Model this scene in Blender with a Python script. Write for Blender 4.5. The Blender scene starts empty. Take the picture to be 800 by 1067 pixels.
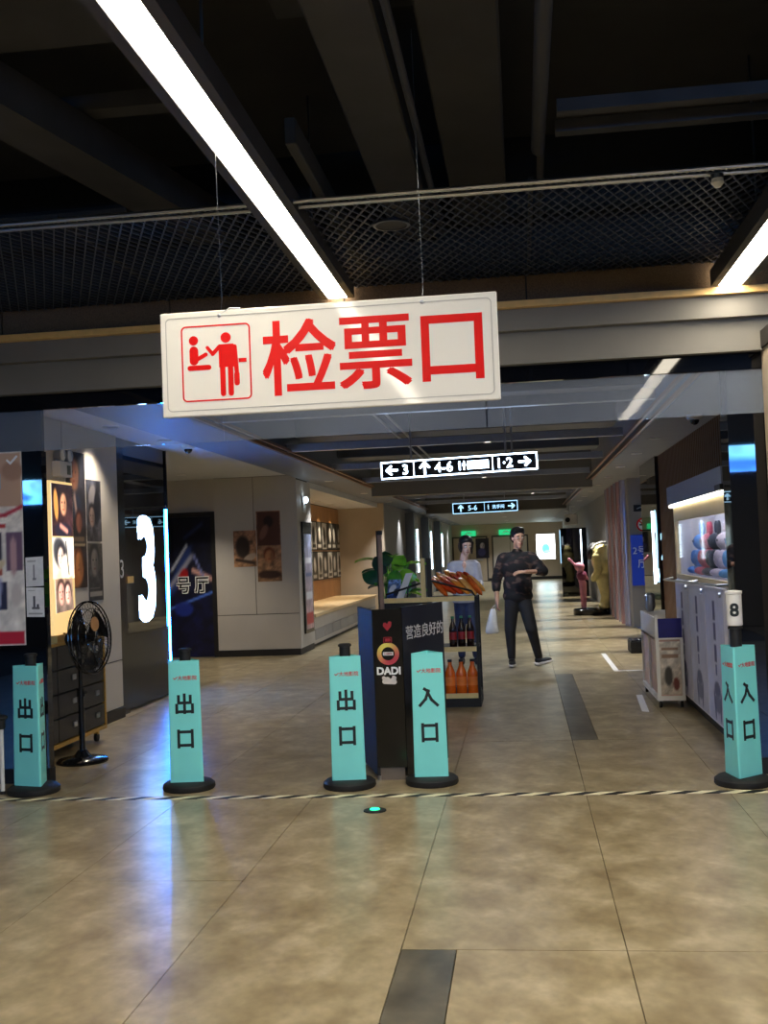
import bpy, bmesh, math, random
import numpy as np
from mathutils import Vector, Matrix, Euler

random.seed(7)
rng = np.random.default_rng(7)
sc = bpy.context.scene
COL = sc.collection
R = math.radians
PI = math.pi

# ------------------------------------------------------------------ camera, world, exposure
def make_camera():
    yaw, pit, rol = -0.124762, 0.038249, -0.039069
    f = Vector((math.sin(yaw), math.cos(yaw), 0)); r = Vector((math.cos(yaw), -math.sin(yaw), 0)); u = Vector((0, 0, 1))
    f2 = f * math.cos(pit) + u * math.sin(pit); u2 = -f * math.sin(pit) + u * math.cos(pit)
    r3 = r * math.cos(rol) + u2 * math.sin(rol); u3 = -r * math.sin(rol) + u2 * math.cos(rol)
    cd = bpy.data.cameras.new('camera'); cam = bpy.data.objects.new('camera', cd); COL.objects.link(cam)
    cd.sensor_fit = 'HORIZONTAL'; cd.sensor_width = 36.0; cd.lens = 1133.4 / 800 * 36
    cd.clip_start = 0.05; cd.clip_end = 200
    m = Matrix((r3, u3, -f2)).transposed().to_4x4(); m.translation = (0, 0, 1.5)
    cam.matrix_world = m
    sc.camera = cam
make_camera()
w = bpy.data.worlds.new('world'); sc.world = w; w.use_nodes = True
w.node_tree.nodes['Background'].inputs[0].default_value = (0.75, 0.85, 1.0, 1)
w.node_tree.nodes['Background'].inputs[1].default_value = 0.012
sc.view_settings.view_transform = 'Standard'
sc.view_settings.look = 'None'
sc.view_settings.exposure = 0.6
sc.view_settings.gamma = 1.0
sc.view_settings.use_curve_mapping = False

STRIP_POWER = 26.0

# ------------------------------------------------------------------ materials
def lin(c):
    return tuple(((v / 255) / 12.92 if v / 255 <= 0.04045 else ((v / 255 + 0.055) / 1.055) ** 2.4) for v in c)

MATS = {}
def mat(name, rgb, rough=0.5, metal=0.0, emit=None, estr=0.0, noise=0.0, nscale=20.0, bump=0.0, spec=0.5, coat=0.0, stretch=(1, 1, 1)):
    if name in MATS: return MATS[name]
    m = bpy.data.materials.new(name); m.use_nodes = True
    nt = m.node_tree; b = nt.nodes['Principled BSDF']
    col = lin(rgb) + (1,)
    b.inputs['Base Color'].default_value = col
    b.inputs['Roughness'].default_value = rough
    b.inputs['Metallic'].default_value = metal
    b.inputs['Specular IOR Level'].default_value = spec
    b.inputs['Coat Weight'].default_value = coat
    if emit is not None:
        b.inputs['Emission Color'].default_value = lin(emit) + (1,)
        b.inputs['Emission Strength'].default_value = estr
    if noise or bump:
        tc = nt.nodes.new('ShaderNodeTexCoord'); mp = nt.nodes.new('ShaderNodeMapping'); nz = nt.nodes.new('ShaderNodeTexNoise')
        mp.inputs['Scale'].default_value = stretch
        nz.inputs['Scale'].default_value = nscale; nz.inputs['Detail'].default_value = 5
        nt.links.new(tc.outputs['Object'], mp.inputs[0]); nt.links.new(mp.outputs[0], nz.inputs['Vector'])
        if noise:
            rp = nt.nodes.new('ShaderNodeValToRGB')
            rp.color_ramp.elements[0].position = 0.3; rp.color_ramp.elements[1].position = 0.7
            rp.color_ramp.elements[0].color = tuple(max(0, v * (1 - noise)) for v in col[:3]) + (1,)
            rp.color_ramp.elements[1].color = tuple(min(1, v * (1 + noise)) for v in col[:3]) + (1,)
            nt.links.new(nz.outputs['Fac'], rp.inputs[0]); nt.links.new(rp.outputs[0], b.inputs['Base Color'])
        if bump:
            bp = nt.nodes.new('ShaderNodeBump'); bp.inputs['Strength'].default_value = bump; bp.inputs['Distance'].default_value = 0.01
            nt.links.new(nz.outputs['Fac'], bp.inputs['Height']); nt.links.new(bp.outputs[0], b.inputs['Normal'])
    MATS[name] = m
    return m

def floor_mat(name, c1, c2, c3):
    m = bpy.data.materials.new(name); m.use_nodes = True; nt = m.node_tree; b = nt.nodes['Principled BSDF']
    N = nt.nodes.new; L = nt.links.new
    tc = N('ShaderNodeTexCoord'); gm = N('ShaderNodeNewGeometry')
    mp = N('ShaderNodeMapping'); mp.inputs['Scale'].default_value = (1.0, 0.75, 1); mp.inputs['Rotation'].default_value = (0, 0, 0.5)
    L(gm.outputs['Position'], mp.inputs[0])
    n1 = N('ShaderNodeTexNoise'); n1.inputs['Scale'].default_value = 5.0; n1.inputs['Detail'].default_value = 2.5; n1.inputs['Roughness'].default_value = 0.55; n1.inputs['Distortion'].default_value = 0.25
    n2 = N('ShaderNodeTexNoise'); n2.inputs['Scale'].default_value = 24; n2.inputs['Detail'].default_value = 2
    L(mp.outputs[0], n1.inputs['Vector']); L(mp.outputs[0], n2.inputs['Vector'])
    r1 = N('ShaderNodeValToRGB'); e = r1.color_ramp.elements
    e[0].position = 0.28; e[0].color = lin(c1) + (1,); e[1].position = 0.74; e[1].color = lin(c3) + (1,)
    k = e.new(0.52); k.color = lin(c2) + (1,)
    L(n1.outputs['Fac'], r1.inputs[0])
    mx = N('ShaderNodeMix'); mx.data_type = 'RGBA'; mx.blend_type = 'OVERLAY'; mx.inputs[0].default_value = 0.30
    L(r1.outputs[0], mx.inputs[6]); L(n2.outputs['Fac'], mx.inputs[7])
    oi = N('ShaderNodeObjectInfo'); hs = N('ShaderNodeHueSaturation')
    mr = N('ShaderNodeMapRange'); mr.inputs['To Min'].default_value = 0.93; mr.inputs['To Max'].default_value = 1.06
    L(oi.outputs['Random'], mr.inputs['Value']); L(mr.outputs[0], hs.inputs['Value']); L(mx.outputs[2], hs.inputs['Color'])
    L(hs.outputs[0], b.inputs['Base Color'])
    b.inputs['Roughness'].default_value = 0.275
    bp = N('ShaderNodeBump'); bp.inputs['Strength'].default_value = 0.03; bp.inputs['Distance'].default_value = 0.004
    L(n2.outputs['Fac'], bp.inputs['Height']); L(bp.outputs[0], b.inputs['Normal'])
    b.inputs['Specular IOR Level'].default_value = 0.55
    MATS[name] = m
    return m

def glass_mat(name, tint, gloss=0.0, ior=1.3, haze=0.0):
    m = bpy.data.materials.new(name); m.use_nodes = True; nt = m.node_tree; nt.nodes.clear()
    N = nt.nodes.new; L = nt.links.new
    o = N('ShaderNodeOutputMaterial'); t = N('ShaderNodeBsdfTransparent'); g = N('ShaderNodeBsdfGlossy'); f = N('ShaderNodeFresnel'); mx = N('ShaderNodeMixShader')
    t.inputs[0].default_value = tuple(tint) + (1,); g.inputs['Roughness'].default_value = 0.03; f.inputs['IOR'].default_value = ior
    ad = N('ShaderNodeMath'); ad.operation = 'ADD'; ad.inputs[1].default_value = gloss
    ge = N('ShaderNodeNewGeometry'); sb = N('ShaderNodeMath'); sb.operation = 'SUBTRACT'; sb.inputs[0].default_value = 1; L(ge.outputs['Backfacing'], sb.inputs[1]); mu = N('ShaderNodeMath'); mu.operation = 'MULTIPLY'
    L(f.outputs[0], ad.inputs[0]); L(ad.outputs[0], mu.inputs[0]); L(sb.outputs[0], mu.inputs[1]); L(mu.outputs[0], mx.inputs[0]); L(t.outputs[0], mx.inputs[1]); L(g.outputs[0], mx.inputs[2]); L(mx.outputs[0], o.inputs[0])
    if haze:
        df = N('ShaderNodeBsdfDiffuse'); df.inputs[0].default_value = (.62, .70, .85, 1); m2 = N('ShaderNodeMixShader'); m2.inputs[0].default_value = haze  # bluish haze of reflections, mixed into the glass as diffuse colour
        L(mx.outputs[0], m2.inputs[1]); L(df.outputs[0], m2.inputs[2]); L(m2.outputs[0], o.inputs[0])
    MATS[name] = m
    return m

def print_mat(name, rough=0.45, estr=0.0):
    """flat printed picture: colours from the point colours of the sheet"""
    m = bpy.data.materials.new(name); m.use_nodes = True; nt = m.node_tree; b = nt.nodes['Principled BSDF']
    a = nt.nodes.new('ShaderNodeVertexColor'); a.layer_name = 'Col'
    nt.links.new(a.outputs[0], b.inputs['Base Color']); b.inputs['Roughness'].default_value = rough
    if estr:
        nt.links.new(a.outputs[0], b.inputs['Emission Color']); b.inputs['Emission Strength'].default_value = estr
    MATS[name] = m
    return m

FLOOR = floor_mat('floor_vinyl', (132, 116, 86), (158, 144, 113), (186, 173, 144))
FLOOR_D = floor_mat('floor_dark', (66, 61, 50), (92, 86, 72), (120, 113, 97))
GROUT = mat('grout', (84, 74, 60), 0.8, noise=.1)
BLACKCEIL = mat('ceiling_black', (40, 40, 41), 0.9, noise=.15, nscale=3)
DUCT = mat('duct_black', (38, 38, 40), 0.75, noise=.2, nscale=4)
DUCT2 = mat('duct_dark_grey', (52, 52, 55), 0.7, noise=.2, nscale=4)
GREYB = mat('bulkhead_grey', (116, 113, 107), 0.7, noise=.05, nscale=4)
GOLD = mat('gold_trim', (220, 180, 112), 0.45, 0.0, noise=.08)
BROWNMESH = mat('brown_mesh', (104, 84, 62), 0.6, 0.3, noise=.35, nscale=160, bump=.6)
STEEL = mat('steel', (190, 195, 205), 0.28, 1.0)
STEELD = mat('steel_dark', (110, 114, 120), 0.35, 1.0)
BLKGLASS = mat('black_glass', (9, 11, 17), 0.02, spec=0.7)
BLKGLOSS = mat('black_gloss', (14, 15, 18), 0.15)
BLACK = mat('black_matte', (20, 20, 22), 0.55, noise=.15)
RUBBER = mat('black_rubber', (24, 25, 27), 0.6, noise=.15)
WALLW = mat('wall_white', (196, 190, 182), 0.6, noise=.03, nscale=3)
WALLG = mat('wall_grey', (150, 147, 143), 0.6, noise=.04, nscale=3)
SEAM = mat('seam_dark', (74, 70, 66), 0.7, noise=.05)
BEIGE = mat('wall_beige', (188, 172, 150), 0.65, noise=.04, nscale=3)
SOFFW = mat('soffit_white', (205, 205, 206), 0.7, noise=.03, nscale=3)
SOFFB = mat('soffit_blue_grey', (104, 112, 126), 0.55, noise=.05, nscale=3)
BROWNRAIL = mat('brown_rail', (150, 112, 84), 0.35, 0.6, noise=.08)
BASEB = mat('baseboard_dark', (34, 32, 32), 0.45, noise=.1)
WOOD = mat('wood_oak', (176, 128, 78), 0.45, noise=.22, nscale=5, stretch=(6, 6, .6))
WOODL = mat('wood_light', (214, 186, 140), 0.45, noise=.12, nscale=5, stretch=(4, .5, 4))
SLAT = mat('slat_brown', (108, 78, 54), 0.5, noise=.2, nscale=6, stretch=(5, 5, .5))
SLATBK = mat('slat_backing', (30, 24, 20), 0.8, noise=.1)
WHITE = mat('white_plastic', (232, 230, 226), 0.4, noise=.02)
SIGNW = mat('sign_white', (236, 232, 222), 0.06, noise=.015, nscale=3, spec=.28)
RED = mat('sign_red', (226, 16, 12), 0.4, noise=.03, spec=.2)
GREYLINE = mat('sign_grey_line', (176, 172, 166), 0.3, noise=.02)
TEAL = mat('card_teal', (136, 240, 238), 0.32, noise=.03, nscale=6)
INK = mat('ink_black', (20, 30, 34), 0.45, noise=.05)
REDINK = mat('ink_red', (214, 84, 84), 0.45, noise=.05)
LETTERW = mat('letter_white', (238, 238, 238), 0.4, noise=.02)
LETTERG = mat('letter_grey', (176, 178, 182), 0.4, noise=.02)
PRINT = print_mat('poster_print')
PRINTGLOW = print_mat('poster_backlit', estr=1.3)
PRINTGLOW2 = print_mat('poster_backlit_strong', estr=4.5)
WARMEMIT = mat('strip_light', (255, 255, 255), 0.5, emit=(255, 243, 220), estr=STRIP_POWER)
LEDBLUE = mat('led_blue_white', (255, 255, 255), 0.5, emit=(25, 125, 255), estr=110)
LEDCOOL = mat('led_cool_white', (255, 255, 255), 0.5, emit=(215, 238, 255), estr=6)
LEDDIG = mat('led_digit', (255, 255, 255), 0.5, emit=(150, 196, 255), estr=10)
LEDSIGN = mat('led_sign_white', (255, 255, 255), 0.5, emit=(205, 228, 255), estr=7.0)
LEDSIGN2 = mat('led_sign_blue', (255, 255, 255), 0.5, emit=(150, 205, 240), estr=1.3)
DOWNL = mat('downlight_glow', (255, 255, 255), 0.5, emit=(255, 240, 215), estr=7)
GREEN = mat('green_glow', (20, 200, 130), 0.4, emit=(40, 220, 150), estr=2.0)
EXITG = mat('exit_green', (20, 150, 90), 0.4, emit=(40, 190, 120), estr=.8)
HEADGLASS = glass_mat('header_glass', (.86, .90, .96), 0.0, 1.3, .10)
CLEAR = glass_mat('showcase_glass', (.97, .98, .99), 0.0, 1.3)
SIGNBODY = mat('sign_body_black', (12, 14, 18), 0.25)

# ------------------------------------------------------------------ mesh builder
class MB:
    def __init__(s): s.v = []; s.f = []; s.layer = 0
    def add(s, vs, fs):
        o = len(s.v); s.v += [tuple(v) for v in vs]; s.f += [tuple(i + o for i in f) for f in fs]; return s
    def box(s, x0, x1, y0, y1, z0, z1):
        x0, x1 = sorted((x0, x1)); y0, y1 = sorted((y0, y1)); z0, z1 = sorted((z0, z1))
        return s.add([(x0, y0, z0), (x1, y0, z0), (x1, y1, z0), (x0, y1, z0), (x0, y0, z1), (x1, y0, z1), (x1, y1, z1), (x0, y1, z1)],
                     [(0, 3, 2, 1), (4, 5, 6, 7), (0, 1, 5, 4), (1, 2, 6, 5), (2, 3, 7, 6), (3, 0, 4, 7)])
    def rbox(s, x0, x1, y0, y1, z0, z1, b=.01, seg=2):
        bm = bmesh.new(); bmesh.ops.create_cube(bm, size=1)
        for v in bm.verts: v.co = ((x0 + x1) / 2 + v.co.x * abs(x1 - x0), (y0 + y1) / 2 + v.co.y * abs(y1 - y0), (z0 + z1) / 2 + v.co.z * abs(z1 - z0))
        bmesh.ops.bevel(bm, geom=bm.edges[:], offset=b, segments=seg, profile=.5, affect='EDGES')
        return s.bm(bm)
    def bm(s, bm):
        bm.verts.index_update(); s.add([v.co[:] for v in bm.verts], [[v.index for v in f.verts] for f in bm.faces]); bm.free(); return s
    def tube(s, pts, r, n=10, caps=True):
        pts = [Vector(p) for p in pts]; rs = r if isinstance(r, (list, tuple)) else [r] * len(pts)
        rings = []; up = None
        for i, p in enumerate(pts):
            d = (pts[min(i + 1, len(pts) - 1)] - pts[max(i - 1, 0)]).normalized()
            if up is None: up = Vector((0, 0, 1)) if abs(d.z) < .9 else Vector((1, 0, 0))
            a = d.cross(up).normalized(); b = a.cross(d).normalized(); up = b
            rings.append([p + (a * math.cos(2 * PI * k / n) + b * math.sin(2 * PI * k / n)) * rs[i] for k in range(n)])
        o = len(s.v); fs = []
        for i in range(len(pts) - 1):
            for k in range(n): fs.append((i * n + k, (i + 1) * n + k, (i + 1) * n + (k + 1) % n, i * n + (k + 1) % n))
        if caps: fs.append(tuple(range(n))); fs.append(tuple((len(pts) - 1) * n + k for k in reversed(range(n))))
        return s.add([v for ring in rings for v in ring], fs)
    def lathe(s, prof, c=(0, 0, 0), n=24):
        vs = []; fs = []
        for (r, z) in prof:
            for k in range(n): vs.append((c[0] + r * math.cos(2 * PI * k / n), c[1] + r * math.sin(2 * PI * k / n), c[2] + z))
        for i in range(len(prof) - 1):
            for k in range(n): fs.append((i * n + k, i * n + (k + 1) % n, (i + 1) * n + (k + 1) % n, (i + 1) * n + k))
        fs.append(tuple(reversed(range(n)))); fs.append(tuple((len(prof) - 1) * n + k for k in range(n)))
        return s.add(vs, fs)
    def ell(s, c, r, rot=None, u=14, v=9):
        m = Euler(rot).to_matrix() if rot else Matrix.Identity(3)
        vs = [Vector(c) + m @ Vector((0, 0, -r[2]))]
        for j in range(1, v):
            t = -PI / 2 + PI * j / v
            for k in range(u): vs.append(Vector(c) + m @ Vector((r[0] * math.cos(t) * math.cos(2 * PI * k / u), r[1] * math.cos(t) * math.sin(2 * PI * k / u), r[2] * math.sin(t))))
        vs.append(Vector(c) + m @ Vector((0, 0, r[2]))); fs = []
        for k in range(u): fs.append((0, 1 + (k + 1) % u, 1 + k))
        for j in range(v - 2):
            for k in range(u): fs.append((1 + j * u + k, 1 + j * u + (k + 1) % u, 1 + (j + 1) * u + (k + 1) % u, 1 + (j + 1) * u + k))
        e = len(vs) - 1
        for k in range(u): fs.append((1 + (v - 2) * u + k, 1 + (v - 2) * u + (k + 1) % u, e))
        return s.add(vs, fs)
    def prism(s, poly, z0, z1):
        n = len(poly)
        return s.add([(x, y, z0) for x, y in poly] + [(x, y, z1) for x, y in poly],
                     [tuple(reversed(range(n))), tuple(range(n, 2 * n))] + [(i, (i + 1) % n, n + (i + 1) % n, n + i) for i in range(n)])
    def sheet(s, fr, poly, t0=0.0, t1=.002):
        """polygon (u,v) laid on a Frame, thickness along its normal"""
        n = len(poly); t1 = t1 + .00006 * s.layer; s.layer += 1
        vs = [fr.p(a, b, t0) for a, b in poly] + [fr.p(a, b, t1) for a, b in poly]
        return s.add(vs, [tuple(reversed(range(n))), tuple(range(n, 2 * n))] + [(i, (i + 1) % n, n + (i + 1) % n, n + i) for i in range(n)])

class Frame:
    def __init__(s, o, u, v): s.o = Vector(o); s.u = Vector(u).normalized(); s.v = Vector(v).normalized(); s.n = s.u.cross(s.v)
    def p(s, a, b, t=0.0): return s.o + s.u * a + s.v * b + s.n * t
    def at(s, a, b, t=0.0): return Frame(s.p(a, b, t), s.u, s.v)
    def mat4(s):
        m = Matrix((s.u, s.v, s.n)).transposed().to_4x4(); m.translation = s.o; return m
def FACE_CAM(x, y, z): return Frame((x, y, z), (1, 0, 0), (0, 0, 1))      # faces -Y
def FACE_R(x, y, z): return Frame((x, y, z), (0, 1, 0), (0, 0, 1))         # faces +X (on left walls)
def FACE_L(x, y, z): return Frame((x, y, z), (0, -1, 0), (0, 0, 1))        # faces -X (on right walls)

def wloc(o):
    v = Vector((0, 0, 0))
    while o is not None: v += o.location; o = o.parent
    return v
def link_mesh(name, me, m, parent=None, smooth=False, shift=True):
    o = bpy.data.objects.new(name, me); COL.objects.link(o)
    if m is not None and not me.materials: me.materials.append(m)
    if parent is not None:
        o.parent = parent
        if shift: me.transform(Matrix.Translation(-wloc(parent)))
    if smooth:
        me.polygons.foreach_set('use_smooth', [True] * len(me.polygons))
    return o
def obj(name, mb, m, parent=None, smooth=False, shift=True):
    me = bpy.data.meshes.new(name); me.from_pydata([tuple(v) for v in mb.v], [], mb.f); me.validate()
    bm = bmesh.new(); bm.from_mesh(me); bmesh.ops.recalc_face_normals(bm, faces=bm.faces[:]); bm.to_mesh(me); bm.free()
    if smooth:
        o = link_mesh(name, me, m, parent, True, shift)
        try: me.set_sharp_from_angle(angle=R(40))
        except Exception: pass
        return o
    return link_mesh(name, me, m, parent, False, shift)
def tag(o, label, cat, group=None):
    o['label'] = label; o['category'] = cat
    if group: o['group'] = group
    return o
def thing(name, label, cat, loc=(0, 0, 0), group=None, rz=0):
    o = bpy.data.objects.new(name, None); COL.objects.link(o); o.location = loc; o.rotation_euler = (0, 0, rz); o.empty_display_size = .1
    return tag(o, label, cat, group)
def struct(name, mb, m, label=None, parent=None):
    o = obj(name, mb, m, parent)
    if parent is None:
        o['kind'] = 'structure'
        if label: o['label'] = label
    return o
def dup(o, loc=None, rz=None, parent=None, label=None):
    c = o.copy(); COL.objects.link(c)
    if parent is not None: c.parent = parent
    if loc is not None: c.location = loc
    if rz is not None: c.rotation_euler = (0, 0, rz)
    if label: c['label'] = label
    for ch in o.children: dup(ch, parent=c)
    return c

def text_mesh(body, size, bold=0.0, extrude=0.001, squeeze=1.0):
    cu = bpy.data.curves.new('t', 'FONT'); cu.body = body; cu.size = size; cu.extrude = extrude
    cu.align_x = 'CENTER'; cu.align_y = 'CENTER'; cu.resolution_u = 3
    o = bpy.data.objects.new('t', cu); COL.objects.link(o)
    dg = bpy.context.evaluated_depsgraph_get()
    me = bpy.data.meshes.new_from_object(o.evaluated_get(dg))
    bpy.data.objects.remove(o); bpy.data.curves.remove(cu)
    co = np.empty(len(me.vertices) * 3); me.vertices.foreach_get('co', co); co = co.reshape(-1, 3)
    mid = (co.max(0) + co.min(0)) / 2; mid[2] = 0
    co = co - mid; co[:, 0] *= squeeze
    me.vertices.foreach_set('co', co.ravel()); me.materials.clear()
    if bold > 0:                       # thicker strokes: the outline repeated a stroke's extra width around
        faces = [tuple(p.vertices) for p in me.polygons]; n = len(co); vs = []; fs = []
        for k, (sx, sy) in enumerate(((-1, -1), (1, -1), (1, 1), (-1, 1), (0, 0))):
            q = co + np.array([sx * bold, sy * bold, .00002 * k]); vs += [tuple(v) for v in q]; fs += [tuple(i + n * k for i in f) for f in faces]
        me = bpy.data.meshes.new('t'); me.from_pydata(vs, [], fs)
    return me
def text(name, body, size, fr, m, parent=None, bold=0.0, extrude=0.001, squeeze=1.0, shift=True):
    me = text_mesh(body, size, bold, extrude, squeeze); me.name = name
    me.transform(fr.mat4())
    return link_mesh(name, me, m, parent, False, shift)

# ---- flat printed pictures
def vnoise(U, V, s, seed):
    r = np.random.default_rng(seed); G = r.random((40, 40))
    x = U * s + 3.3; y = V * s + 1.7; xi = np.floor(x).astype(int); yi = np.floor(y).astype(int); fx = x - xi; fy = y - yi
    fx = fx * fx * (3 - 2 * fx); fy = fy * fy * (3 - 2 * fy); g = lambda a, b: G[a % 40, b % 40]
    return (g(xi, yi) * (1 - fx) + g(xi + 1, yi) * fx) * (1 - fy) + (g(xi, yi + 1) * (1 - fx) + g(xi + 1, yi + 1) * fx) * fy
def mixc(A, c, a): return A * (1 - a[:, None]) + np.array(c)[None, :] * a[:, None]
def ellm(U, V, cx, cy, rx, ry, rot=0, soft=.15):
    c, s = math.cos(rot), math.sin(rot); x = (U - cx) * c + (V - cy) * s; y = -(U - cx) * s + (V - cy) * c
    return np.clip((1 + soft - np.sqrt((x / rx) ** 2 + (y / ry) ** 2)) / (2 * soft), 0, 1)
def rectm(U, V, a, b, c, d): return ((U > a) & (U < b) & (V > c) & (V < d)).astype(float)
def picture(bg0, bg1, items=(), noise=.25, seed=1, ns=6):
    """items: ('e',cx,cy,rx,ry,rot,rgb) ellipse, ('r',u0,u1,v0,v1,rgb) rectangle, ('f',cx,cy,r,skin,hair) face, ('s',u0,v0,u1,v1,w,rgb) streak"""
    def fn(U, V, asp):
        A = np.array(bg0)[None, :] * (1 - V[:, None]) + np.array(bg1)[None, :] * V[:, None]
        A = A * (1 + noise * (vnoise(U, V * asp, ns, seed) * 2 - 1 + .6 * (vnoise(U, V * asp, ns * 3, seed + 9) * 2 - 1))[:, None])
        for it in items:
            k = it[0]
            if k == 'e': A = mixc(A, it[6], ellm(U, V, it[1], it[2], it[3], it[4], it[5]))
            elif k == 'r': A = mixc(A, it[5], rectm(U, V, *it[1:5]))
            elif k == 's':
                u0, v0, u1, v1, wd, rgb = it[1:]; L2 = (u1 - u0) ** 2 + (v1 - v0) ** 2
                t = np.clip(((U - u0) * (u1 - u0) + (V - v0) * (v1 - v0)) / L2, 0, 1); d = np.hypot(U - u0 - t * (u1 - u0), V - v0 - t * (v1 - v0))
                A = mixc(A, rgb, np.clip(1.3 - d / wd, 0, 1))
            elif k == 'f':
                cx, cy, r, skin, hair = it[1:6]; ry = r * 1.3 / asp
                A = mixc(A, hair, ellm(U, V, cx, cy + .28 * ry, r * 1.18, ry * 1.12))
                A = mixc(A, skin, ellm(U, V, cx, cy - .05 * ry, r * .86, ry))
                A = mixc(A, [s * .72 for s in skin], ellm(U, V, cx + r * .5, cy - .1 * ry, r * .32, ry * .8, 0, .5))
                for sx in (-1, 1): A = mixc(A, [h * .6 for h in hair], ellm(U, V, cx + sx * r * .36, cy + .14 * ry, r * .17, ry * .07))
                A = mixc(A, [skin[0] * .8, skin[1] * .55, skin[2] * .5], ellm(U, V, cx, cy - .5 * ry, r * .26, ry * .08))
                A = mixc(A, [s * .78 for s in skin], ellm(U, V, cx, cy - .18 * ry, r * .12, ry * .14))
        return np.clip(A, 0, 255)
    return fn
def poster(name, fr, w, h, fn, m, parent=None, thick=.004, n=46, shift=True):
    """printed sheet w x h, lower-left corner at fr"""
    nx = max(8, int(n * min(1, w / h))); ny = max(8, int(n * min(1, h / w)))
    us = np.linspace(0, 1, nx + 1); vs = np.linspace(0, 1, ny + 1); U, V = np.meshgrid(us, vs); U = U.ravel(); V = V.ravel()
    C = fn(U, V, h / w) / 255.0; Cl = np.where(C <= .04045, C / 12.92, ((C + .055) / 1.055) ** 2.4)
    verts = [fr.p(a * w, b * h, thick) for a, b in zip(U, V)]; fs = []
    for j in range(ny):
        for i in range(nx):
            a = j * (nx + 1) + i; fs.append((a, a + 1, a + nx + 2, a + nx + 1))
    o = len(verts); verts += [fr.p(0, 0), fr.p(w, 0), fr.p(w, h), fr.p(0, h), fr.p(0, 0, thick), fr.p(w, 0, thick), fr.p(w, h, thick), fr.p(0, h, thick)]
    fs += [(o + 3, o + 2, o + 1, o)] + [(o + i, o + (i + 1) % 4, o + 4 + (i + 1) % 4, o + 4 + i) for i in range(4)]
    Cl = np.vstack([Cl, np.full((8, 3), .5)])
    me = bpy.data.meshes.new(name); me.from_pydata([tuple(v) for v in verts], [], fs)
    at = me.color_attributes.new('Col', 'FLOAT_COLOR', 'POINT')
    at.data.foreach_set('color', np.hstack([Cl, np.ones((len(Cl), 1))]).astype(np.float32).ravel())
    return link_mesh(name, me, m, parent, False, shift)

def spot(name, loc, power, size=110, blend=.6, col=(1, .9, .75), r=.04, aim=None, parent=None):
    l = bpy.data.lights.new(name, 'SPOT'); l.energy = power; l.spot_size = R(size); l.spot_blend = blend; l.color = col; l.shadow_soft_size = r
    o = bpy.data.objects.new(name, l); COL.objects.link(o)
    o.location = Vector(loc) - (wloc(parent) if parent else Vector((0, 0, 0)))
    if aim is not None: o.rotation_euler = (Vector(aim) - Vector(loc)).to_track_quat('-Z', 'Y').to_euler()
    if parent: o.parent = parent
    return o
def downlight(x, y, z, power, label, size=100, col=(1, .88, .70), blend=.7, group='ceiling downlights', aim=None, r=.055):
    t = thing('downlight', label, 'downlight', (x, y, z), group)
    mb = MB(); mb.lathe([(r * 1.35, -.008), (r * 1.35, 0), (r, 0), (r, -.008)], (x, y, z), 16); obj('rim', mb, WHITE, t)
    mb = MB(); mb.lathe([(r * .95, -.004), (r * .95, -.001)], (x, y, z), 16); obj('lens', mb, DOWNL, t)
    spot('lamp', (x, y, z - .02), power, size, blend, col, .05, aim, t)
    return t

# ================================================================== SETTING
def part(name, m, parent, mb, smooth=False): return obj(name, mb, m, parent, smooth)

# ---- floor
fl = struct('floor', MB().box(-10, 6.5, -5, 53, -.20, -.014), GROUT, 'mottled tan vinyl floor of long sheets with dark joint lines')
TW, TL, G = .84, 4.45, .0038
cols = {}
def tile(x0, x1, y0, y1, m):
    name = 'dark_tile' if m is FLOOR_D else 'tile'
    key = (round(x1 - x0, 3), round(y1 - y0, 3), name)
    if key not in cols:
        mb = MB().box(G / 2, x1 - x0 - G / 2, G / 2, y1 - y0 - G / 2, -.014, 0)
        me = bpy.data.meshes.new(name); me.from_pydata(mb.v, [], mb.f); me.materials.append(m); cols[key] = me
    o = bpy.data.objects.new(name, cols[key]); COL.objects.link(o); o.parent = fl; o.location = (x0, y0, 0)
    return o
OFF = {0: 4.15, 1: 8.6, -2: 5.01, -1: 6.9, -3: 3.2, 2: 6.1}
for ci in range(-8, 6):
    x0 = -.52 + ci * TW; x1 = x0 + TW
    if x1 < -7 or x0 > 4.6: continue
    off = OFF.get(ci, (ci * 1.7) % TL); k0 = math.floor((-1 - off) / TL); y = off + k0 * TL
    while y < 27:
        if ci == 0 and abs(y + TL - 4.15) < .05: tile(x0, x0 + .21, y, y + TL, FLOOR_D); tile(x0 + .21, x1, y, y + TL, FLOOR)
        elif ci == 1 and abs(y - 8.6) < .05: tile(x0, x0 + .2, y, y + TL, FLOOR_D); tile(x0 + .2, x1, y, y + TL, FLOOR)
        else: tile(x0, x1, y, y + TL, FLOOR)
        y += TL
    tile(x0, x1, y, 53, FLOOR)

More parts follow.
